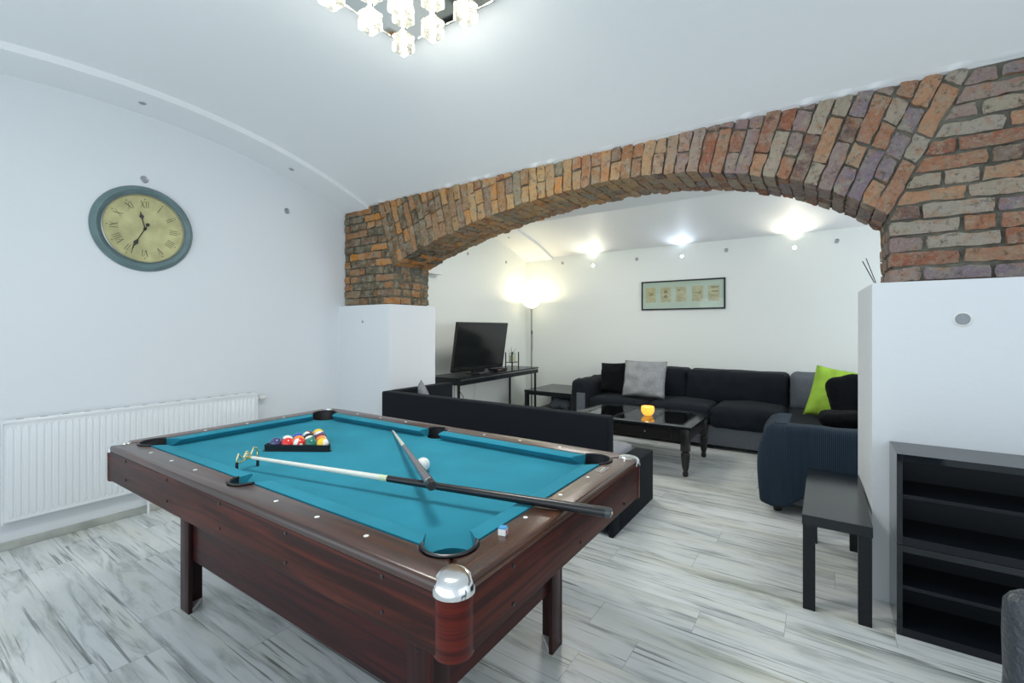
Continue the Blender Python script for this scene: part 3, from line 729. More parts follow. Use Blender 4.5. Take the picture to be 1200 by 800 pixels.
YEL=(.85,.55,.02); BLU=(.03,.09,.42); RED=(.75,.03,.02); PUR=(.05,.05,.16); ORA=(.85,.22,.02); GRN=(.01,.17,.12); MAR=(.20,.03,.02); BLK=(.01,.01,.012)
rackset = {(0,0):(PUR,0,'dark purple'),(1,0):(RED,0,'red'),(2,0):(RED,1,'red and white striped'),(3,0):(GRN,0,'dark green'),(4,0):(YEL,1,'yellow and white striped'),
 (0,1):(PUR,1,'mostly white purple-striped'),(1,1):(ORA,0,'orange'),(2,1):(GRN,1,'green and white striped'),(3,1):(ORA,1,'orange and white striped'),
 (0,2):(BLU,0,'blue'),(1,2):(BLK,0,'black'),(2,2):(MAR,0,'maroon'),(0,3):(MAR,1,'maroon and white striped'),(1,3):(BLU,1,'blue and white striped'),(0,4):(YEL,0,'yellow')}
where = {(0,0):'at the left corner of the rack',(1,0):'second from left in the front row of the rack',(2,0):'in the middle of the front row of the rack',(3,0):'fourth in the front row of the rack',(4,0):'at the right front corner of the rack',
 (0,1):'behind the purple and red balls in the rack',(1,1):'behind the striped red ball in the rack',(2,1):'behind the dark green ball in the rack',(3,1):'behind the front right ball of the rack',(0,2):'in the third row of the rack',(1,2):'at the centre of the rack',(2,2):'at the right side of the rack, third row',
 (0,3):'left in the fourth row of the rack',(1,3):'right in the fourth row of the rack',(0,4):'at the far corner of the rack'}
for (i, j), (col, st, nm) in rackset.items():
    p = L0+e1*(i/4)+e2*(j/4)
    rot = {(2,0):(1.05,0,-.25),(4,0):(1.35,0,2.0),(0,1):(0,.25,0),(2,1):(.2,-.4,0),(3,1):(-.9,.2,.4),(0,3):(1.0,.9,0),(1,3):(.2,-.3,0)}.get((i,j), (R.uniform(-.5,.5), R.uniform(-.5,.3), R.uniform(1.6,2.8)))
    ball('billiard_ball', p.x, p.y, ball_mat('ball_'+nm.replace(' ', '_'), col, st), f'{nm} billiard ball {where[i,j]}', rot, 'racked billiard balls')
# triangle rack
def offset_tri(pts, d):
    cen = sum(pts, Vector((0,0)))/3; out = []
    for i, p in enumerate(pts):
        v = (p-cen); out.append(cen+v*((v.length+d*2)/v.length))
    return out
def rounded(pts, r, n=6):
    out = []; m_ = len(pts)
    for i in range(m_):
        p, a, c2 = pts[i], pts[i-1], pts[(i+1) % m_]; da = (a-p).normalized()*r; dc = (c2-p).normalized()*r
        for k in range(n+1):
            t = k/n; q = (p+da)*(1-t)**2+p*2*t*(1-t)+(p+dc)*t*t; out.append((q.x, q.y))
    return out
tri = [L0, L0+e1, L0+e2]
o1 = rounded(offset_tri(tri, BR+.005), .04); i1 = rounded(offset_tri(tri, BR+.002), .036); o2 = rounded(offset_tri(tri, BR+.010), .045)
b = BM(); rm = Matrix.Translation(on_table(0,0,0)) @ Matrix.Rotation(.0068, 4, 'Z')
prism(b, o1, ZB+.004, ZB+.031, holes=[i1], mtx=rm); prism(b, o2, ZB+.0005, ZB+.004, holes=[i1], mtx=rm)
tag(obj('triangle_rack', b, M['black_plastic'], None, True), 'black plastic triangle rack around the coloured balls on the cloth', 'rack')

# ================================================================== LEFT WALL
K = thing('wall_clock', 'large round wall clock with grey-green rim and yellowed roman dial', 'clock', (XL, 1.250, 2.056), mtx=FACE_X)
b = BM(); RC = .307
lathe(b, [(.20,.0),(RC-.004,.0),(RC,.008),(RC-.006,.020),(RC-.020,.038),(RC-.030,.043),(RC-.036,.041),(RC-.038,.034),(RC-.046,.032),(RC-.050,.024),(RC-.058,.022),(RC-.060,.012)], 72, cap=False); obj('rim', b, mat('grey_green_paint', (.125,.195,.20), .4, var=.15, vscale=12), K, True, angle=60)
b = BM(); lathe(b, [(RC-.060,.012),(RC-.058,.026),(RC-.064,.031),(RC-.070,.020),(RC-.071,.012)], 72, cap=False); obj('inner_ring', b, M['steel'], K, True, 'silvery inner ring')
b = BM(); lathe(b, [(0,.006),(RC-.062,.006),(RC-.062,.014),(0,.014)], 72); obj('dial', b, mat('yellowed_dial', (.50,.47,.24), .7, var=.22, vscale=9), K)
ZD = .0145
def strokes(bm, segs, cx, cy, rot, sc, w=.0026):
    for (x0, y0, x1, y1, *ww) in segs:
        wd = (ww[0] if ww else 1)*w; a = Vector((x0, y0, 0))*sc; c2 = Vector((x1, y1, 0))*sc; d = c2-a; l_ = d.length; an = math.atan2(d.y, d.x)
        Mx = Matrix.Translation((cx, cy, 0)) @ Matrix.Rotation(rot, 4, 'Z') @ Matrix.Translation(a) @ Matrix.Rotation(an, 4, 'Z')
        bx(bm, 0, l_, -wd/2, wd/2, ZD, ZD+.0008, mtx=Mx)
def roman(s):
    segs = []; x = 0
    for ch in s:
        if ch == 'I': segs.append((x, -1, x, 1, 1.2)); x += .55
        elif ch == 'V': segs += [(x-.1, 1, x+.35, -1, 1.5), (x+.35, -1, x+.8, 1, .7)]; x += 1.15
        elif ch == 'X': segs += [(x-.1, 1, x+.8, -1, 1.5), (x-.1, -1, x+.8, 1, .7)]; x += 1.2
    wdt = x-.55 if s[-1] == 'I' else x-.4
    return [(a-wdt/2, b_, c_-wdt/2, d_, e_) for a, b_, c_, d_, e_ in segs]
rn = .176; ink_ = mat('dark_print', (.03,.03,.025), .7)
for h, s in enumerate(['XII','I','II','III','IIII','V','VI','VII','VIII','IX','X','XI']):
    b = BM(); a = PI/2-h*PI/6; strokes(b, roman(s), rn*math.cos(a), rn*math.sin(a), a-PI/2, .0245)
    lathe(b, [(.0036, ZD), (.0036, ZD+.001)], 10, Matrix.Translation(((rn+.038)*math.cos(a), (rn+.038)*math.sin(a), 0)))
    obj('numeral', b, ink_, K)
def hand(name, ang, ln_, tail, hubr):
    b = BM(); Mx = Matrix.Rotation(ang, 4, 'Z')
    prism(b, [(-tail,-.003),(ln_*.55,-.0032),(ln_*.60,-.007),(ln_*.72,-.015),(ln_*.82,-.006),(ln_,0),(ln_*.82,.006),(ln_*.72,.015),(ln_*.60,.007),(ln_*.55,.0032),(-tail,.003)], ZD+.004, ZD+.006, mtx=Mx)
    if hubr: lathe(b, [(hubr, ZD+.004), (hubr, ZD+.006)], 18, Mx @ Matrix.Translation((-tail-.008, 0, 0)))
    lathe(b, [(.009, ZD), (.009, ZD+.009), (0, ZD+.010)], 16)
    obj(name, b, M['black_plastic'], K, True)
hand('hour_hand', math.radians(90+13), .125, .012, 0); hand('minute_hand', math.radians(90-207), .165, .028, .012)

K = thing('radiator', 'long white ribbed panel radiator below the clock on the left wall', 'radiator', (XL+.004, 1.28, 0))
x0, x1, y0, y1 = .018, .080, -.735, .736
b = BM(); bx(b, x0+.01, x1-.006, y0+.002, y1-.002, .185, .775)
nf = 44; wy = (y1-y0-.03)/nf
for i in range(nf):
    ya = y0+.015+i*wy; cx_ = x1-.006
    t = BM(); sec = [(ya+wy*.08, 0), (ya+wy*.22, .006), (ya+wy*.78, .006), (ya+wy*.92, 0)]
    rings = [[t.verts.new((cx_+ (d if 0 < k < 4 else 0), y, z)) for y, d in sec] for k, z in enumerate((.205, .222, .48, .735, .750))]
    rings = [[t.verts.new((cx_+(d if 0 < k < 4 else 0), y if k in (1,2,3) else ya+wy*.5+(y-ya-wy*.5)*.4, z)) for y, d in sec] for k, z in enumerate((.203, .220, .48, .737, .752))]
    for r0, r1 in zip(rings, rings[1:]):
        for k in range(3): t.faces.new((r0[k], r0[k+1], r1[k+1], r1[k]))
    bmesh.ops.recalc_face_normals(t, faces=t.faces); add(b, t)
obj('front_panel', b, M['white_paint'], K, True)
b = BM(); bx(b, x0, x1, y0, y1, .768, .788, .003); 
obj('top_grille', b, M['white_paint'], K)
b = BM()
for i in range(14): bx(b, .040, .058, y0+.06+i*.103, y0+.09+i*.103, .7875, .7895)
obj('grille_slots', b, mat('shadow_grey', (.35,.37,.38), .6), K)
for nm, ya in (('l', y0-.004), ('r', y1-.002)):
    b = BM(); bx(b, x0-.004, x1, ya, ya+.006, .172, .788, .002); obj('side_cover', b, M['white_paint'], K)
b = BM(); tube(b, [(.045, y1, .735), (.045, y1+.03, .735)], .011, 12); tube(b, [(.045, y1+.028, .735), (.045, y1+.085, .735)], [.019, .017], 16); obj('thermostat_valve', b, M['white_dull'], K, True, 'white thermostat valve')
b = BM(); tube(b, [(.045, -.02, .175), (.045, -.02, .0)], .008, 10); obj('pipe', b, M['white_paint'], K, True)
for ya in (-.5, .5):
    b = BM(); bx(b, .0, x0+.02, ya-.02, ya+.02, .25, .70); obj('bracket', b, M['white_paint'], K)

# ------------------------------------------------------------------ recessed spotlights
def spot(loc, mtx, label, lit=None, r=.026):
    K = thing('recessed_spotlight', label, 'spotlight', loc, mtx=mtx, group='recessed spotlights')
    b = BM(); lathe(b, [(r*.72,.0005),(r,.0005),(r,.004),(r*.86,.006),(r*.72,.003)], 24, cap=False); obj('bezel', b, M['steel'], K, True)
    b = BM(); lathe(b, [(0,.0012),(r*.74,.0012),(r*.74,.0030),(0,.0034)], 20)
    obj('lens', b, mat('spot_lens_lit', (.9,.9,.9), .3, emit=lit[0], es=lit[1]) if lit else M['dull_lens'], K, True)
    if lit:
        o = lamp('spot_light', 'SPOT', Vector(loc)+(mtx @ Vector((0,.02,.045))), lit[2], lit[0], .015)
        o.rotation_euler = (mtx @ Vector((0,.80,.60))).to_track_quat('-Z', 'Y').to_euler()
M['dull_lens'] = mat('dull_lens', (.30,.32,.34), .3)
spot((XL, 1.250, 2.417), FACE_X, 'unlit spotlight in the left wall just above the clock')
spot((XL, 2.319, 2.414), FACE_X, 'unlit spotlight in the left wall right of the clock')
spot((XL, 4.908, 2.369), FACE_X, 'unlit spotlight high in the lounge left wall nearest the brick arch')
spot((XL, 5.837, 2.361), FACE_X, 'unlit spotlight high in the lounge left wall nearest the far corner')
for x, z, lb in ((-3.394, 2.359, 'unlit spotlight in the far wall above the floor lamp'), (-2.203, 2.32, 'unlit spotlight in the far wall left of the bluish lit one'), (-1.031, 2.335, 'unlit spotlight in the far wall above the right end of the picture'), (.128, 2.332, 'unlit spotlight in the far wall nearest the right pier')):
    spot((x, YF, z), FACE_MY, lb)
spot((-2.873, YF, 2.279), FACE_MY, 'lit warm spotlight in the far wall left of the picture', ((1.0,.93,.72), 30, 8))
spot((-1.581, YF, 2.307), FACE_MY, 'lit cool bluish spotlight in the far wall above the picture', ((.72,.84,1.0), 18, 4.5))
spot((-.286, YF, 2.295), FACE_MY, 'lit warm spotlight in the far wall right of the picture', ((1.0,.92,.70), 40, 11))
DOWN = Matrix(((1,0,0,0),(0,-1,0,0),(0,0,-1,0),(0,0,0,1)))
def downm(y): return Matrix.Rotation(-math.asin((y-1.05)/4.85), 4, 'X') @ DOWN
spot((-3.88, 1.18, band_z(1.18)), downm(1.18), 'unlit spotlight in the ceiling band above the clock', r=.022)
spot((-3.88, 2.25, band_z(2.25)), downm(2.25), 'unlit spotlight in the ceiling band near the brick pier', r=.022)
spot((-3.83, 5.55, smooth_interp(_pts, 5.55)), Matrix.Rotation(-.22, 4, 'X') @ DOWN, 'unlit spotlight in the lounge ceiling band', r=.020)
spot((-3.72, 2.88, 1.400), FACE_MY, 'small unlit spotlight in the white left pier', r=.014)
# round vent on the right pier
K = thing('round_vent', 'small round perforated grey vent on the white right pier', 'vent', (.524, 2.88, 1.379), mtx=FACE_MY)
b = BM(); lathe(b, [(.026,0),(.034,0),(.034,.003),(.030,.006),(.026,.005)], 32, cap=False); obj('bezel', b, M['white_dull'], K, True)
b = BM(); lathe(b, [(0,.002),(.026,.002),(.026,.004),(0,.004)], 28); gr_ = obj('grille', b, mat('grey_mesh', (.22,.25,.28), .5), K)
b = BM()
for i in range(-4, 5):
    for j in range(-4, 5):
        if math.hypot(i, j) < 4.2: lathe(b, [(.0013,.004),(.0013,.0048),(0,.005)], 6, Matrix.Translation((i*.0055+(j%2)*.0025, j*.0055, 0)))
obj('perforation_dots', b, M['white_dull'], gr_)

# ================================================================== CHANDELIER
K = thing('ceiling_light', 'square mirrored ceiling light with nine glowing crystal cubes', 'ceiling light', (-1.555, 1.405, 2.85))
b = BM(); bx(b, -.297, .297, -.297, .297, .0, .010); obj('mirror_plate', b, mat('mirror', (.80,.82,.78), .04, metal=1), K)
b = BM()
for a, c2 in (((-.302,-.302),(.302,-.296)), ((-.302,.296),(.302,.302)), ((-.302,-.296),(-.296,.296)), ((.296,-.296),(.302,.296))): bx(b, a[0], c2[0], a[1], c2[1], -.004, .014)
obj('frame', b, M['chrome'], K)
b = BM(); bx(b, -.15, .15, -.15, .15, .010, .078); obj('mounting_box', b, M['white_paint'], K)
bulb_m = mat('glowing_bulb', (1,1,1), .5, emit=(1.0,.98,.90), es=16)
for i in (-1, 0, 1):
    for j in (-1, 0, 1):
        px, py = i*.205, j*.205
        b = BM(); bx(b, px-.041, px+.041, py-.041, py+.041, -.112, -.030, .005, 1)
        q = obj('crystal_cube', b, M['crystal'], K)
        b = BM(); lathe(b, [(0,-.098),(.010,-.094),(.014,-.080),(.014,-.050),(.008,-.044)], 14, Matrix.Translation((px, py, 0))); obj('bulb', b, bulb_m, q, True)
        b = BM(); tube(b, [(px, py, -.044), (px, py, 0)], .016, 14); obj('socket', b, M['chrome'], q, True)
        lamp('crystal_light', 'POINT', (-1.555+px, 1.405+py, 2.715), 1.35, (1.0,.975,.90), .02)

lamp('ceiling_light_glow', 'AREA', (-1.555, 1.405, 2.72), 22, (1.0,.98,.93), .5)
# ================================================================== LOUNGE FURNITURE
# near corner sofa, its back to the pool table
K = thing('corner_sofa', 'dark charcoal low corner sofa with its back to the pool table', 'sofa', (-2.23, 3.18, 0))
def LB(b, x0, x1, y0, y1, z0, z1, bev=.012): bx(b, x0+2.23, x1+2.23, y0-3.18, y1-3.18, z0, z1, bev, 3)
b = BM(); LB(b, -3.32, -1.142, 2.775, 2.875, .03, .765, .014); obj('backrest', b, M['charcoal'], K, True)
b = BM(); LB(b, -3.325, -3.225, 2.88, 3.64, .03, .765, .014); obj('side_backrest', b, M['charcoal'], K, True)
b = BM(); LB(b, -3.22, -1.25, 2.88, 3.59, .03, .30, .01); obj('base', b, M['charcoal'], K, True)
b = BM(); LB(b, -1.245, -1.105, 2.885, 3.595, .0, .385, .008); LB(b, -1.138, -1.105, 2.77, 2.885, .0, .385, .006); obj('end_block', b, M['charcoal'], K, True)
for i, (a, c2) in enumerate(((-3.215, -2.235), (-2.23, -1.25))):
    b = BM(); softbox(b, a+2.23, c2+2.23, 2.88-3.18, 3.57-3.18, .30, .43, .04, 10, bz=.02); obj('seat_cushion', b, M['greyseat'], K, True, 'light grey seat cushion')
b = BM(); pillow(b, (-3.19,3.16,.455), (-2.88,2.985,.455), (-3.00,2.97,.78), (-3.15,3.10,.855), .12, 14); tag(obj('pillow', b, M['greypillow'], None, True, angle=180), 'small grey pillow peeking over the back of the near corner sofa', 'pillow')

# coffee table
K = thing('coffee_table', 'black antique coffee table with glass panels and turned legs', 'coffee table', (-1.57, 4.68, 0))
TX0, TX1, TY0, TY1 = -.605, .605, -.445, .445; ZT = .455
pan = []
b = BM()
w1, w2 = .11, .10
xs = [TX0+w1, -.10-.04, -.02-.04, TX1-w1]
holes = [[(TX0+w1, TY0+w2), (-.19, TY0+w2), (-.19, TY1-w2), (TX0+w1, TY1-w2)], [(-.15, TY0+w2), (.15, TY0+w2), (.15, TY1-w2), (-.15, TY1-w2)], [(.19, TY0+w2), (TX1-w1, TY0+w2), (TX1-w1, TY1-w2), (.19, TY1-w2)]]
prism(b, [(TX0,TY0),(TX1,TY0),(TX1,TY1),(TX0,TY1)], ZT-.022, ZT, holes=holes, bev=.003); obj('tabletop_frame', b, M['gloss_panel'], K, True)
for hl in holes:
    b = BM(); bx(b, hl[0][0]+.001, hl[1][0]-.001, hl[0][1]+.001, hl[2][1]-.001, ZT-.010, ZT-.003); obj('glass_pane', b, M['glass'], K)
b = BM(); bx(b, TX0+.05, TX1-.05, TY0+.05, TY0+.07, ZT-.15, ZT-.022); bx(b, TX0+.05, TX1-.05, TY1-.07, TY1-.05, ZT-.15, ZT-.022); bx(b, TX0+.05, TX0+.07, TY0+.07, TY1-.07, ZT-.15, ZT-.022); bx(b, TX1-.07, TX1-.05, TY0+.07, TY1-.07, ZT-.15, ZT-.022); obj('apron', b, M['black_old'], K)
b = BM(); bx(b, TX0+.07, TX1-.07, TY0+.07, TY1-.07, ZT-.15, ZT-.14); obj('display_tray', b, M['black_old'], K)
b = BM(); bx(b, -.30, .42, TY0+.045, TY0+.051, ZT-.135, ZT-.040, .002); dr = obj('drawer', b, M['black_old'], K)
b = BM(); lathe(b, [(.004,0),(.004,.008),(.009,.012),(.009,.018),(0,.020)], 14, Matrix.Translation((.18, TY0+.045, ZT-.085)) @ Matrix.Rotation(PI/2, 4, 'X')); obj('knob', b, M['steel'], dr, True)
lp = [(0,.0),(.017,.0),(.021,.010),(.022,.028),(.017,.040),(.016,.046),(.020,.056),(.026,.085),(.031,.15),(.034,.19),(.034,.205),(.028,.214),(.028,.222),(.036,.232)]
for sx in (TX0+.065, TX1-.065):
    for sy in (TY0+.065, TY1-.065):
        b = BM(); lathe(b, [(q*1.17, z_) for q, z_ in lp], 20, Matrix.Translation((sx, sy, 0))); bx(b, sx-.037, sx+.037, sy-.037, sy+.037, .230, ZT-.0225, .004); obj('leg', b, M['black_old'], K, True, 'turned black leg')
# candle bowl
K = thing('candle_bowl', 'glowing amber glass candle bowl on the coffee table', 'candle holder', (-1.475, 4.62, ZT))
amb = mat('amber_glass', (.95,.48,.08), .2, emit=(1.0,.42,.05), es=1.3, bump=1.0, bscale=120)
b = BM(); lathe(b, [(0,.0),(.034,.0),(.044,.006),(.060,.030),(.066,.055),(.062,.088),(.058,.088),(.061,.055),(.055,.032),(.038,.012),(0,.010)], 32); obj('bowl', b, amb, K, True)
b = BM(); lathe(b, [(0,.0105),(.026,.0105),(.026,.040),(0,.040)], 20); tl = obj('tealight', b, mat('lit_wax', (1,.8,.5), .5, emit=(1,.7,.3), es=4), K, True)
b = BM(); lathe(b, [(0,.042),(.006,.050),(.004,.064),(0,.074)], 12); obj('flame', b, mat('flame', (1,.8,.4), .5, emit=(1.0,.75,.35), es=40), tl, True)
lamp('candle_light', 'POINT', (-1.475, 4.62, ZT+.10), .5, (1,.6,.25), .02)

# console with television
K = thing('console_table', 'slim black console table with thin legs under the television', 'console table', (-3.785, 4.99, 0), .04)
b = BM(); bx(b, -.25, .27, -.94, .94, .735, .75, .002); obj('top', b, M['black_lacquer'], K)
b = BM(); bx(b, -.245, .262, -.932, .932, .665, .7345, .002); fr_ = obj('drawer_box', b, M['black_wood'], K)
b = BM(); bx(b, .262, .268, -.93, .93, .669, .720, .001); obj('drawer_front', b, M['black_lacquer'], K)
b = BM(); bx(b, .262, .2655, -.93, .93, .7215, .7325); obj('pull_groove', b, M['steel'], K)
for sx in (-.228, .222):
    for sy in (-.92, .92): b = BM(); bx(b, sx-.012, sx+.012, sy-.012, sy+.012, 0, .665, .001); obj('leg', b, M['black_wood'], K)
lean = math.atan2(.095, .62)
K = thing('television', 'flat black television standing on the console table', 'television', (-3.745, 4.73, .792))
K.rotation_euler = (0, lean, 0)
b = BM(); bx(b, -.028, .012, -.530, .530, .0, .625, .006); obj('casing', b, M['black_plastic'], K, True)
b = BM(); bx(b, .0122, .0132, -.520, .520, .018, .613); obj('screen', b, M['screen'], K)
b = BM(); prism(b, [(-.09,-.16),(.09,-.20),(.09,.20),(-.09,.16)], -.040, -.033, mtx=Matrix.Rotation(-lean, 4, 'Y')); bx(b, -.025, .010, -.12, .12, -.036, .02); obj('stand', b, M['black_plastic'], K)
K = thing('set_top_box', 'small black media box on the console right of the television stand', 'media box', (-3.72, 5.12, .75)); b2 = BM(); bx(b2, -.08, .08, -.12, .12, .006, .036, .003); bd = obj('casing', b2, M['black_plastic'], K)
b = BM(); bx(b, .0802, .0812, -.09, -.02, .014, .026); obj('display', b, mat('small_display', (.30,.12,.10), .3), bd)
for y in (-.1, .1):
    for x in (-.05, .05): b = BM(); bx(b, x-.01, x+.01, y-.01, y+.01, 0, .006); obj('foot', b, M['black_rubber'], K)
b = BM(); bx(b, -.025, .025, -.085, .085, 0, .016, .004); K = thing('remote_control', 'black remote control lying on the console below the television', 'remote control', (-3.60, 4.62, .75), .08); ro = obj('body', b, M['black_plastic'], K)
b = BM()
for i in range(6):
    for j in (-.012, 0, .012): bx(b, j-.003, j+.003, -.06+i*.018, -.052+i*.018, .016, .0175)
obj('buttons', b, mat('grey_keys', (.3,.3,.3), .5), ro)
# candle vase set
K = thing('candle_vase', 'square glass candle vase in a black frame on the console by the lamp', 'candle holder', (-3.77, 5.55, .75))
b = BM()
for x in (-.055, .055):
    for y in (-.085, .085): bx(b, x-.006, x+.006, y-.006, y+.006, 0, .235)
bx(b, -.055, .055, -.088, -.083, .085, .092); bx(b, -.055, .055, .083, .088, .085, .092); bx(b, -.058, .058, -.085, .085, .083, .088)
obj('frame', b, M['black_wood'], K)
b = BM(); lathe(b, [(0,.09),(.052,.09),(.053,.23),(.050,.23),(.049,.094),(0,.094)], 24); obj('glass_cup', b, M['glass'], K, True)
b = BM(); lathe(b, [(0,.0945),(.042,.0945),(.042,.19),(0,.19)], 20); obj('candle', b, mat('cream_wax', (.70,.66,.45), .6), K, True, 'cream candle')
for i in range(5):
    b = BM(); a = i*1.3; tube(b, [(0,0,.18), (.02*math.cos(a), .03*math.sin(a), .23), (.05*math.cos(a), .09*math.sin(a), .27+.02*(i%3))], .0016, 6); obj('twig', b, M['black_wood'], K, True)
# power cables behind the console
for k, (pts, lb) in enumerate(([( [(-4.045,4.66,.66),(-4.04,4.68,.50),(-4.0,4.72,.42),(-4.03,4.76,.34),(-4.05,4.72,.28),(-4.05,4.66,.26)] ), 'black power cable looping down to the socket under the console'],
                            [[(-4.05,4.60,.66),(-4.04,4.58,.45),(-4.045,4.62,.30),(-4.05,4.66,.255)], 'thin black cable hanging straight under the console'],
                            [[(-4.05,5.05,.66),(-4.04,5.03,.5),(-4.045,5.0,.30),(-4.03,4.97,.16),(-4.0,4.96,.008)], 'thin grey cable hanging behind the middle of the console'])):
    b = BM(); tube(b, cr_pts(pts) if False else pts, .0045 if k == 0 else .003, 8); tag(obj('power_cable', b, M['black_plastic'] if k < 2 else M['steel'], None, True), lb, 'cable', 'cables behind the console')
K = thing('wall_socket', 'white wall socket with black plug under the television', 'socket', (XL, 4.66, .25), mtx=FACE_X)
b = BM(); bx(b, -.04, .04, -.04, .04, 0, .010, .003); obj('plate', b, M['white_dull'], K)
b = BM(); lathe(b, [(.022,.010),(.022,.045),(.010,.050)], 16); obj('plug', b, M['black_plastic'], K, True, 'black plug')
# floor lamp
K = thing('floor_lamp', 'slim metal uplighter floor lamp with glowing white bowl in the corner', 'floor lamp', (-3.79, 6.12, 0))
b = BM(); lathe(b, [(0,0),(.115,0),(.115,.012),(.10,.022),(.02,.030),(0,.030)], 36); obj('base', b, M['steel'], K, True)
b = BM(); tube(b, [(0,0,.03), (0,0,1.64)], .0125, 14); obj('pole', b, M['dark_steel'], K, True)
b = BM(); lathe(b, [(.012,1.62),(.030,1.640),(.034,1.648),(.012,1.652)], 20); obj('bowl_mount', b, M['steel'], K, True)
b = BM(); lathe(b, [(.020,1.652),(.070,1.668),(.115,1.700),(.142,1.745),(.138,1.745),(.112,1.704),(.068,1.673),(.018,1.657)], 40, cap=False); obj('lamp_shade', b, mat('opal_glass', (.95,.9,.78), .4, emit=(1.0,.88,.60), es=3.0), K, True, 'glowing opal glass bowl')
b = BM(); lathe(b, [(0,1.655),(.016,1.658),(.022,1.668),(.016,1.680),(0,1.683)], 18); obj('bulb', b, mat('warm_bulb', (1,1,1), .5, emit=(1,.85,.55), es=30), K, True)
b = BM(); tube(b, [(.009,-.004,1.30),(.018,-.01,1.24),(.030,-.012,1.16),(.026,-.012,1.05),(.012,-.006,.96)], .003, 8); tube(b, [(.012,-.012,1.30),(.02,-.014,1.24)], .010, 10); obj('switch', b, M['black_plastic'], K, True, 'black cord switch')
lamp('floor_lamp_light', 'POINT', (-3.79, 6.11, 1.722), 9.5, (1.0,.84,.55), .035)
# low side table in the corner
K = thing('corner_table', 'low square black side table between the lamp and the sofa arm', 'side table', (-3.17, 5.975, 0))
b = BM(); bx(b, -.395, .395, -.42, .42, .425, .45, .002); obj('top', b, M['gloss_panel'], K)
b = BM(); bx(b, -.38, .38, -.405, .405, .13, .15, .002); obj('shelf', b, M['black_wood'], K)
for sx in (-.365, .365):
    for sy in (-.39, .39): b = BM(); bx(b, sx-.025, sx+.025, sy-.025, sy+.025, 0, .4245, .001); obj('leg', b, M['black_wood'], K)
b = BM(); bx(b, -.38, .38, -.40, -.385, .385, .4245); bx(b, -.38, .38, .385, .40, .385, .4245); obj('apron', b, M['black_wood'], K)
b = BM(); softbox(b, -3.22, -2.88, 5.66, 6.0, .19, .33, .08, 16, bz=.03, amp=.035, fr=9); tag(obj('folded_blanket', b, mat('grey_fleece', (.09,.105,.125), .95, bump=.8, bscale=60), None, True, angle=180), 'crumpled grey blanket on the lower shelf of the corner side table', 'blanket')

# big sectional
K = thing('sectional_sofa', 'large L-shaped sofa with dark stretch covers over grey upholstery along the far wall', 'sofa', (-1.1, 5.85, 0))
def SB(x0, x1, y0, y1, z0, z1, m, name, r=.05, label=None, **k):
    b = BM(); softbox(b, x0+1.1, x1+1.1, y0-5.85, y1-5.85, z0, z1, r, k.pop('cuts', 16), **k); return obj(name, b, m, K, True, label, 180)
SB(-2.52, .95, 5.43, 6.33, .04, .26, M['greyfab'], 'base', .02, 'grey upholstered base')
SB(-.33, .95, 3.86, 5.43, .06, .26, M['greyfab'], 'base', .02, 'grey upholstered base of the return')
SB(-2.50, -1.745, 5.41, 6.12, .24, .455, M['cover'], 'seat_cushion', .06, bz=.02, amp=.010)
SB(-1.74, -1.05, 5.40, 6.12, .235, .46, M['cover'], 'seat_cushion', .06, bz=.025, amp=.010)
SB(-1.045, -.325, 5.40, 6.12, .23, .465, M['cover'], 'seat_cushion', .07, bz=.035, amp=.012)
SB(-.325, .60, 4.10, 6.12, .262, .45, M['cover'], 'seat_cushion', .05, bz=.02, amp=.010, cuts=20)
SB(-2.50, -1.42, 5.98, 6.33, .40, .825, M['cover'], 'back_cushion', .06, by=.03, amp=.012)
SB(-1.425, -.325, 5.96, 6.33, .40, .82, M['cover'], 'back_cushion', .06, by=.04, amp=.014)
SB(-.315, .16, 5.95, 6.33, .42, .835, M['greyfab'], 'back_cushion', .07, 'uncovered grey back cushion', by=.04, amp=.014)
SB(.60, .95, 4.10, 6.33, .262, .80, M['cover'], 'side_back', .06, amp=.010, cuts=20)
SB(-2.765, -2.505, 5.42, 6.33, .05, .665, M['cover'], 'arm', .07, amp=.018, fr=6)
SB(-.325, .95, 3.84, 4.09, .262, .615, M['greyfab'], 'arm', .05, amp=.004)
b = BM(); bx(b, -2.66+1.1, -2.54+1.1, 5.402-5.85, 5.418-5.85, .18, .50, .006); obj('bare_arm_patch', b, M['greyfab'], K, False, 'grey patch of the arm left bare by the cover')
for x, y in ((-2.45,5.5),(-.28,3.90),(.45,3.90),(-.28,5.3),(-2.45,6.25),(.8,6.25)):
    b = BM(); lathe(b, [(.028,0),(.034,.061)], 14, Matrix.Translation((x+1.1, y-5.85, 0))); obj('foot', b, M['black_plastic'], K, True)
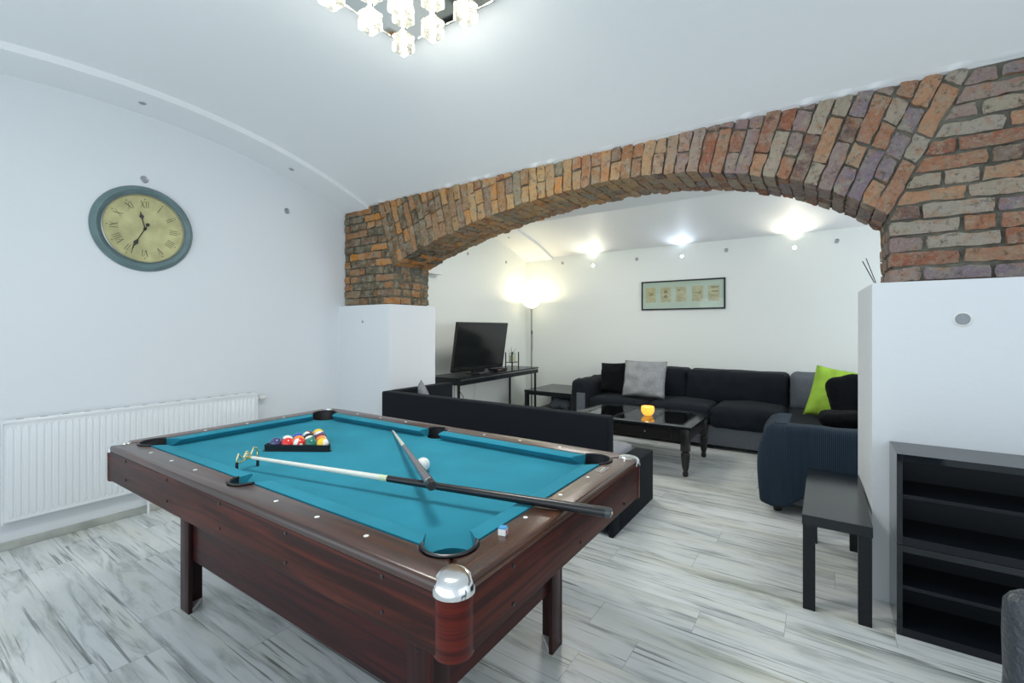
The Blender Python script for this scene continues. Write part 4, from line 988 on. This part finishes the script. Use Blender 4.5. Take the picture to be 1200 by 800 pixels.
# throw over the end arm
b = BM(); t = BM()
path = []   # horizontal path around the arm, seen from above: left side, corner, front
for i in range(15): path.append((Vector((-.350, 4.36-i*.032)), Vector((-1, 0))))
for i in range(1, 6): a = i/6*PI/2; path.append((Vector((-.350+.05-.05*math.cos(a), 3.86-.0-.05*math.sin(a))), Vector((-math.cos(a), -math.sin(a)))))
for i in range(45): path.append((Vector((-.300+i*.021, 3.81)), Vector((0, -1))))
n = len(path); grid = []
for i, (p, nn) in enumerate(path):
    f = i/(n-1); col = []
    if i < 15: bot = .36-.24*(i/14)**1.5
    elif i < 24: bot = .05+abs(i-19)*.006
    else: bot = min(.165, .07+(i-24)*.016)
    inner = p-nn*.14; 
    amp = .014 if i >= 26 else .020
    if i >= 45: amp = .006
    for j in range(26):
        g = j/25
        if j < 6:
            h_ = j/5; q = inner.lerp(p-nn*.02, h_); z_ = .640-.012*max(0, h_-.6)**2*5; col.append(Vector((q.x, q.y, z_+noise.noise(Vector((q.x*6, q.y*6, 1)))*.005)))
        else:
            h_ = (j-5)/20; z_ = .632-(.632-bot)*h_
            flare = .022*math.sin(min(1, h_*2)*PI/2)+h_*amp*(.8+.9*math.sin(i*.62+noise.noise(Vector((i*.1, 0, 0)))*3)) + (.035*math.sin(PI*h_**.8) if i < 24 else 0)
            q = p+nn*(flare-.012); col.append(Vector((q.x, q.y, z_)))
    grid.append([t.verts.new(c_) for c_ in col])
for i in range(n-1):
    for j in range(25): t.faces.new((grid[i][j], grid[i+1][j], grid[i+1][j+1], grid[i][j+1]))
thick(t, .005); add(b, t)
tag(obj('throw_blanket', b, M['corduroy'], None, True, angle=180), 'navy ribbed throw draped over the near arm of the large sofa', 'throw')
# pillows on the sectional
def pl(name, a, b_, c_, d_, m, label, th=.14, **k):
    b = BM(); pillow(b, a, b_, c_, d_, th, **k); return tag(obj(name, b, M[m], None, True, angle=180), label, 'pillow', 'pillows on the large sofa')
pl('pillow', (-2.47,5.74,.485), (-2.11,5.70,.485), (-2.12,5.83,.885), (-2.50,5.85,.865), 'blackfur', 'black plush pillow at the left end of the large sofa, behind the big grey one', amp=.02)
pl('pillow', (-2.10,5.54,.490), (-1.56,5.52,.488), (-1.585,5.74,.925), (-2.13,5.75,.922), 'greypillow', 'big grey pillow standing on the left part of the large sofa', .15, amp=.034, fr=10)
pl('pillow', (-.17,5.36,.485), (.27,5.30,.480), (.36,5.50,.900), (-.055,5.56,.965), 'green', 'lime green pillow leaning on the right part of the large sofa', .14, amp=.032, fr=9)
b = BM(); softbox(b, -.24, .24, -.085, .085, -.205, .205, .20, 16, amp=.016, fr=8, mtx=Matrix.Translation((.275, 5.12, .725)) @ Matrix.Rotation(-.25, 4, 'X') @ Matrix.Rotation(-.2, 4, 'Y'))
tag(obj('pillow', b, M['blackfur'], None, True, angle=180), 'round black pillow in front of the lime green one', 'pillow', 'pillows on the large sofa')
b = BM(); softbox(b, -.03, .50, 4.66, 4.96, .505, .61, .05, 18, bz=.03, amp=.025, fr=9); tag(obj('fur_throw', b, M['blackfur'], None, True, angle=180), 'crumpled black plush throw lying before the black pillow on the sofa', 'throw')

# picture on the far wall
K = thing('framed_picture', 'long black-framed picture with five small sepia sketches on the far wall', 'picture', (-1.585, YF-.001, 1.787), mtx=FACE_MY)
b = BM(); prism(b, [(-.545,-.2),(.545,-.2),(.545,.2),(-.545,.2)], 0, .022, holes=[[(-.527,-.182),(.527,-.182),(.527,.182),(-.527,.182)]], bev=.002); obj('frame', b, M['black_wood'], K)
b = BM(); bx(b, -.527, .527, -.182, .182, .002, .010); mo = obj('mount', b, M['mount'], K)
for k, x in enumerate((-.415, -.210, -.005, .205, .405)):
    b = BM(); bx(b, x-.070, x+.070, -.095, .110, .010, .0112); pa = obj('sketch', b, M['paper'], mo)
    b = BM(); rr = random.Random(k)
    def ln2(x0, y0, x1, y1, w_=.0022):
        d = Vector((x1-x0, y1-y0, 0)); bx(b, 0, d.length, -w_/2, w_/2, .0112, .0118, mtx=Matrix.Translation((x+x0, y0, 0)) @ Matrix.Rotation(math.atan2(d.y, d.x), 4, 'Z'))
    for q in range(5): yy = -.08+q*.014; ln2(-.055, yy, -.055+rr.uniform(.05, .11), yy+rr.uniform(-.003, .003), .0015)
    if k == 0: ln2(-.03,0,.03,.03); ln2(-.03,.01,.04,.01,.004); ln2(0,-.01,.01,.05,.003); ln2(-.01,.04,.03,.02,.005)
    if k == 1:
        for cy_ in (.055, -.01):
            for q in range(6): ln2(-.03+q*.005, cy_-.02+q*.007, .03-q*.005, cy_-.02+q*.007, .005)
    if k == 2:
        for q in range(4): ln2(-.06, .095-q*.012, .06, .095-q*.012, .0018)
        bx(b, x-.035, x-.02, .06, .075, .0112, .0118)
    if k == 3: ln2(-.06,.02,.05,.02,.004); ln2(.02,.0,.04,.04,.004); ln2(.01,.03,.05,.01,.003)
    if k == 4: ln2(-.03,.085,.06,.085,.010); ln2(-.02,.03,.055,.03,.010); ln2(-.05,-.02,.05,-.015,.003)
    obj('ink_drawing', b, M['ink'], pa)
b = BM(); bx(b, -.04, .04, -.140, -.1385, .010, .0108); bx(b, -.02, .02, -.147, -.146, .010, .0108); obj('caption_line', b, mat('pale_print', (.35,.38,.33), .8), mo)
b = BM(); bx(b, -.5268, .5268, -.1818, .1818, .0135, .0145); obj('glazing', b, M['glass'], K)

# ================================================================== RIGHT SIDE
K = thing('narrow_side_table', 'narrow black side table with square legs beside the right pier', 'side table', (.049, 3.03, 0))
b = BM(); bx(b, -.134, .134, -.440, .440, .402, .45, .002); obj('top', b, M['gloss_panel'], K)
for sx in (-1, 1):
    for sy in (-1, 1): b = BM(); bx(b, *sorted((sx*.131, sx*.081)), *sorted((sy*.437, sy*.387)), 0, .4015, .0015); obj('leg', b, M['black_wood'], K)

def cabinet(z0, z1, label, x0=.265):
    K = thing('open_shelf_cabinet', label, 'shelf unit', (x0+.55, 2.74, z0), group='black open cabinets against the right pier')
    W_ = .55; H = z1-z0; tk = .020
    b = BM(); bx(b, -W_, -W_+tk, -.135, .135, 0, H, .001); obj('side_panel', b, M['cab_gloss'], K)
    b = BM(); bx(b, W_-tk, W_, -.135, .135, 0, H, .001); obj('side_panel', b, M['cab_gloss'], K)
    b = BM(); bx(b, -W_+tk, W_-tk, -.135, .135, H-tk-.008, H, .001); obj('top_panel', b, M['cab_gloss'], K)
    b = BM(); bx(b, -W_+tk, W_-tk, -.135, .135, 0, tk+.016, .001); obj('bottom_panel', b, M['black_wood'], K)
    b = BM(); bx(b, -W_+tk, W_-tk, .115, .125, tk+.016, H-tk-.008); obj('back_panel', b, M['black_wood'], K)
    b = BM(); bx(b, -W_+tk, W_-tk, -.128, .115, H*.535-.008, H*.535+.008, .001); obj('shelf', b, M['black_wood'], K)
cabinet(0, .394, 'black open shelf cabinet standing on the floor against the right pier')
cabinet(.396, .790, 'black open shelf cabinet stacked on top of another against the right pier')
# reed sticks on the pier ledge
b = BM(); tube(b, [(.235,3.15,1.566), (.175,3.12,1.70)], .0022, 6); tube(b, [(.240,3.16,1.566), (.190,3.12,1.715)], .0022, 6)
tag(obj('reed_sticks', b, M['black_wood'], None, True), 'two thin dark reed sticks leaning on the ledge of the right pier', 'reed sticks')

# leather chair at the right edge
K = thing('leather_chair', 'dark grey leather dining chair cut off at the right edge', 'chair', (.453, .80, 0), -.04)
b = BM(); softbox(b, -.235, .235, .165, .235, .50, .945, .035, 14, bz=.0, amp=.006, fr=12); obj('backrest', b, M['leather'], K, True, angle=180)
b = BM(); softbox(b, -.225, .225, -.24, .165, .40, .49, .035, 12, bz=.02); obj('seat', b, M['leather'], K, True, angle=180)
b = BM(); bx(b, -.21, .21, .17, .225, .40, .52, .008); obj('back_frame', b, M['leather'], K)
for sx in (-1, 1):
    for sy in (-.20, .20): b = BM(); bx(b, sx*.195-.02, sx*.195+.02, sy-.02, sy+.02, 0, .402, .003); obj('leg', b, M['black_wood'], K)
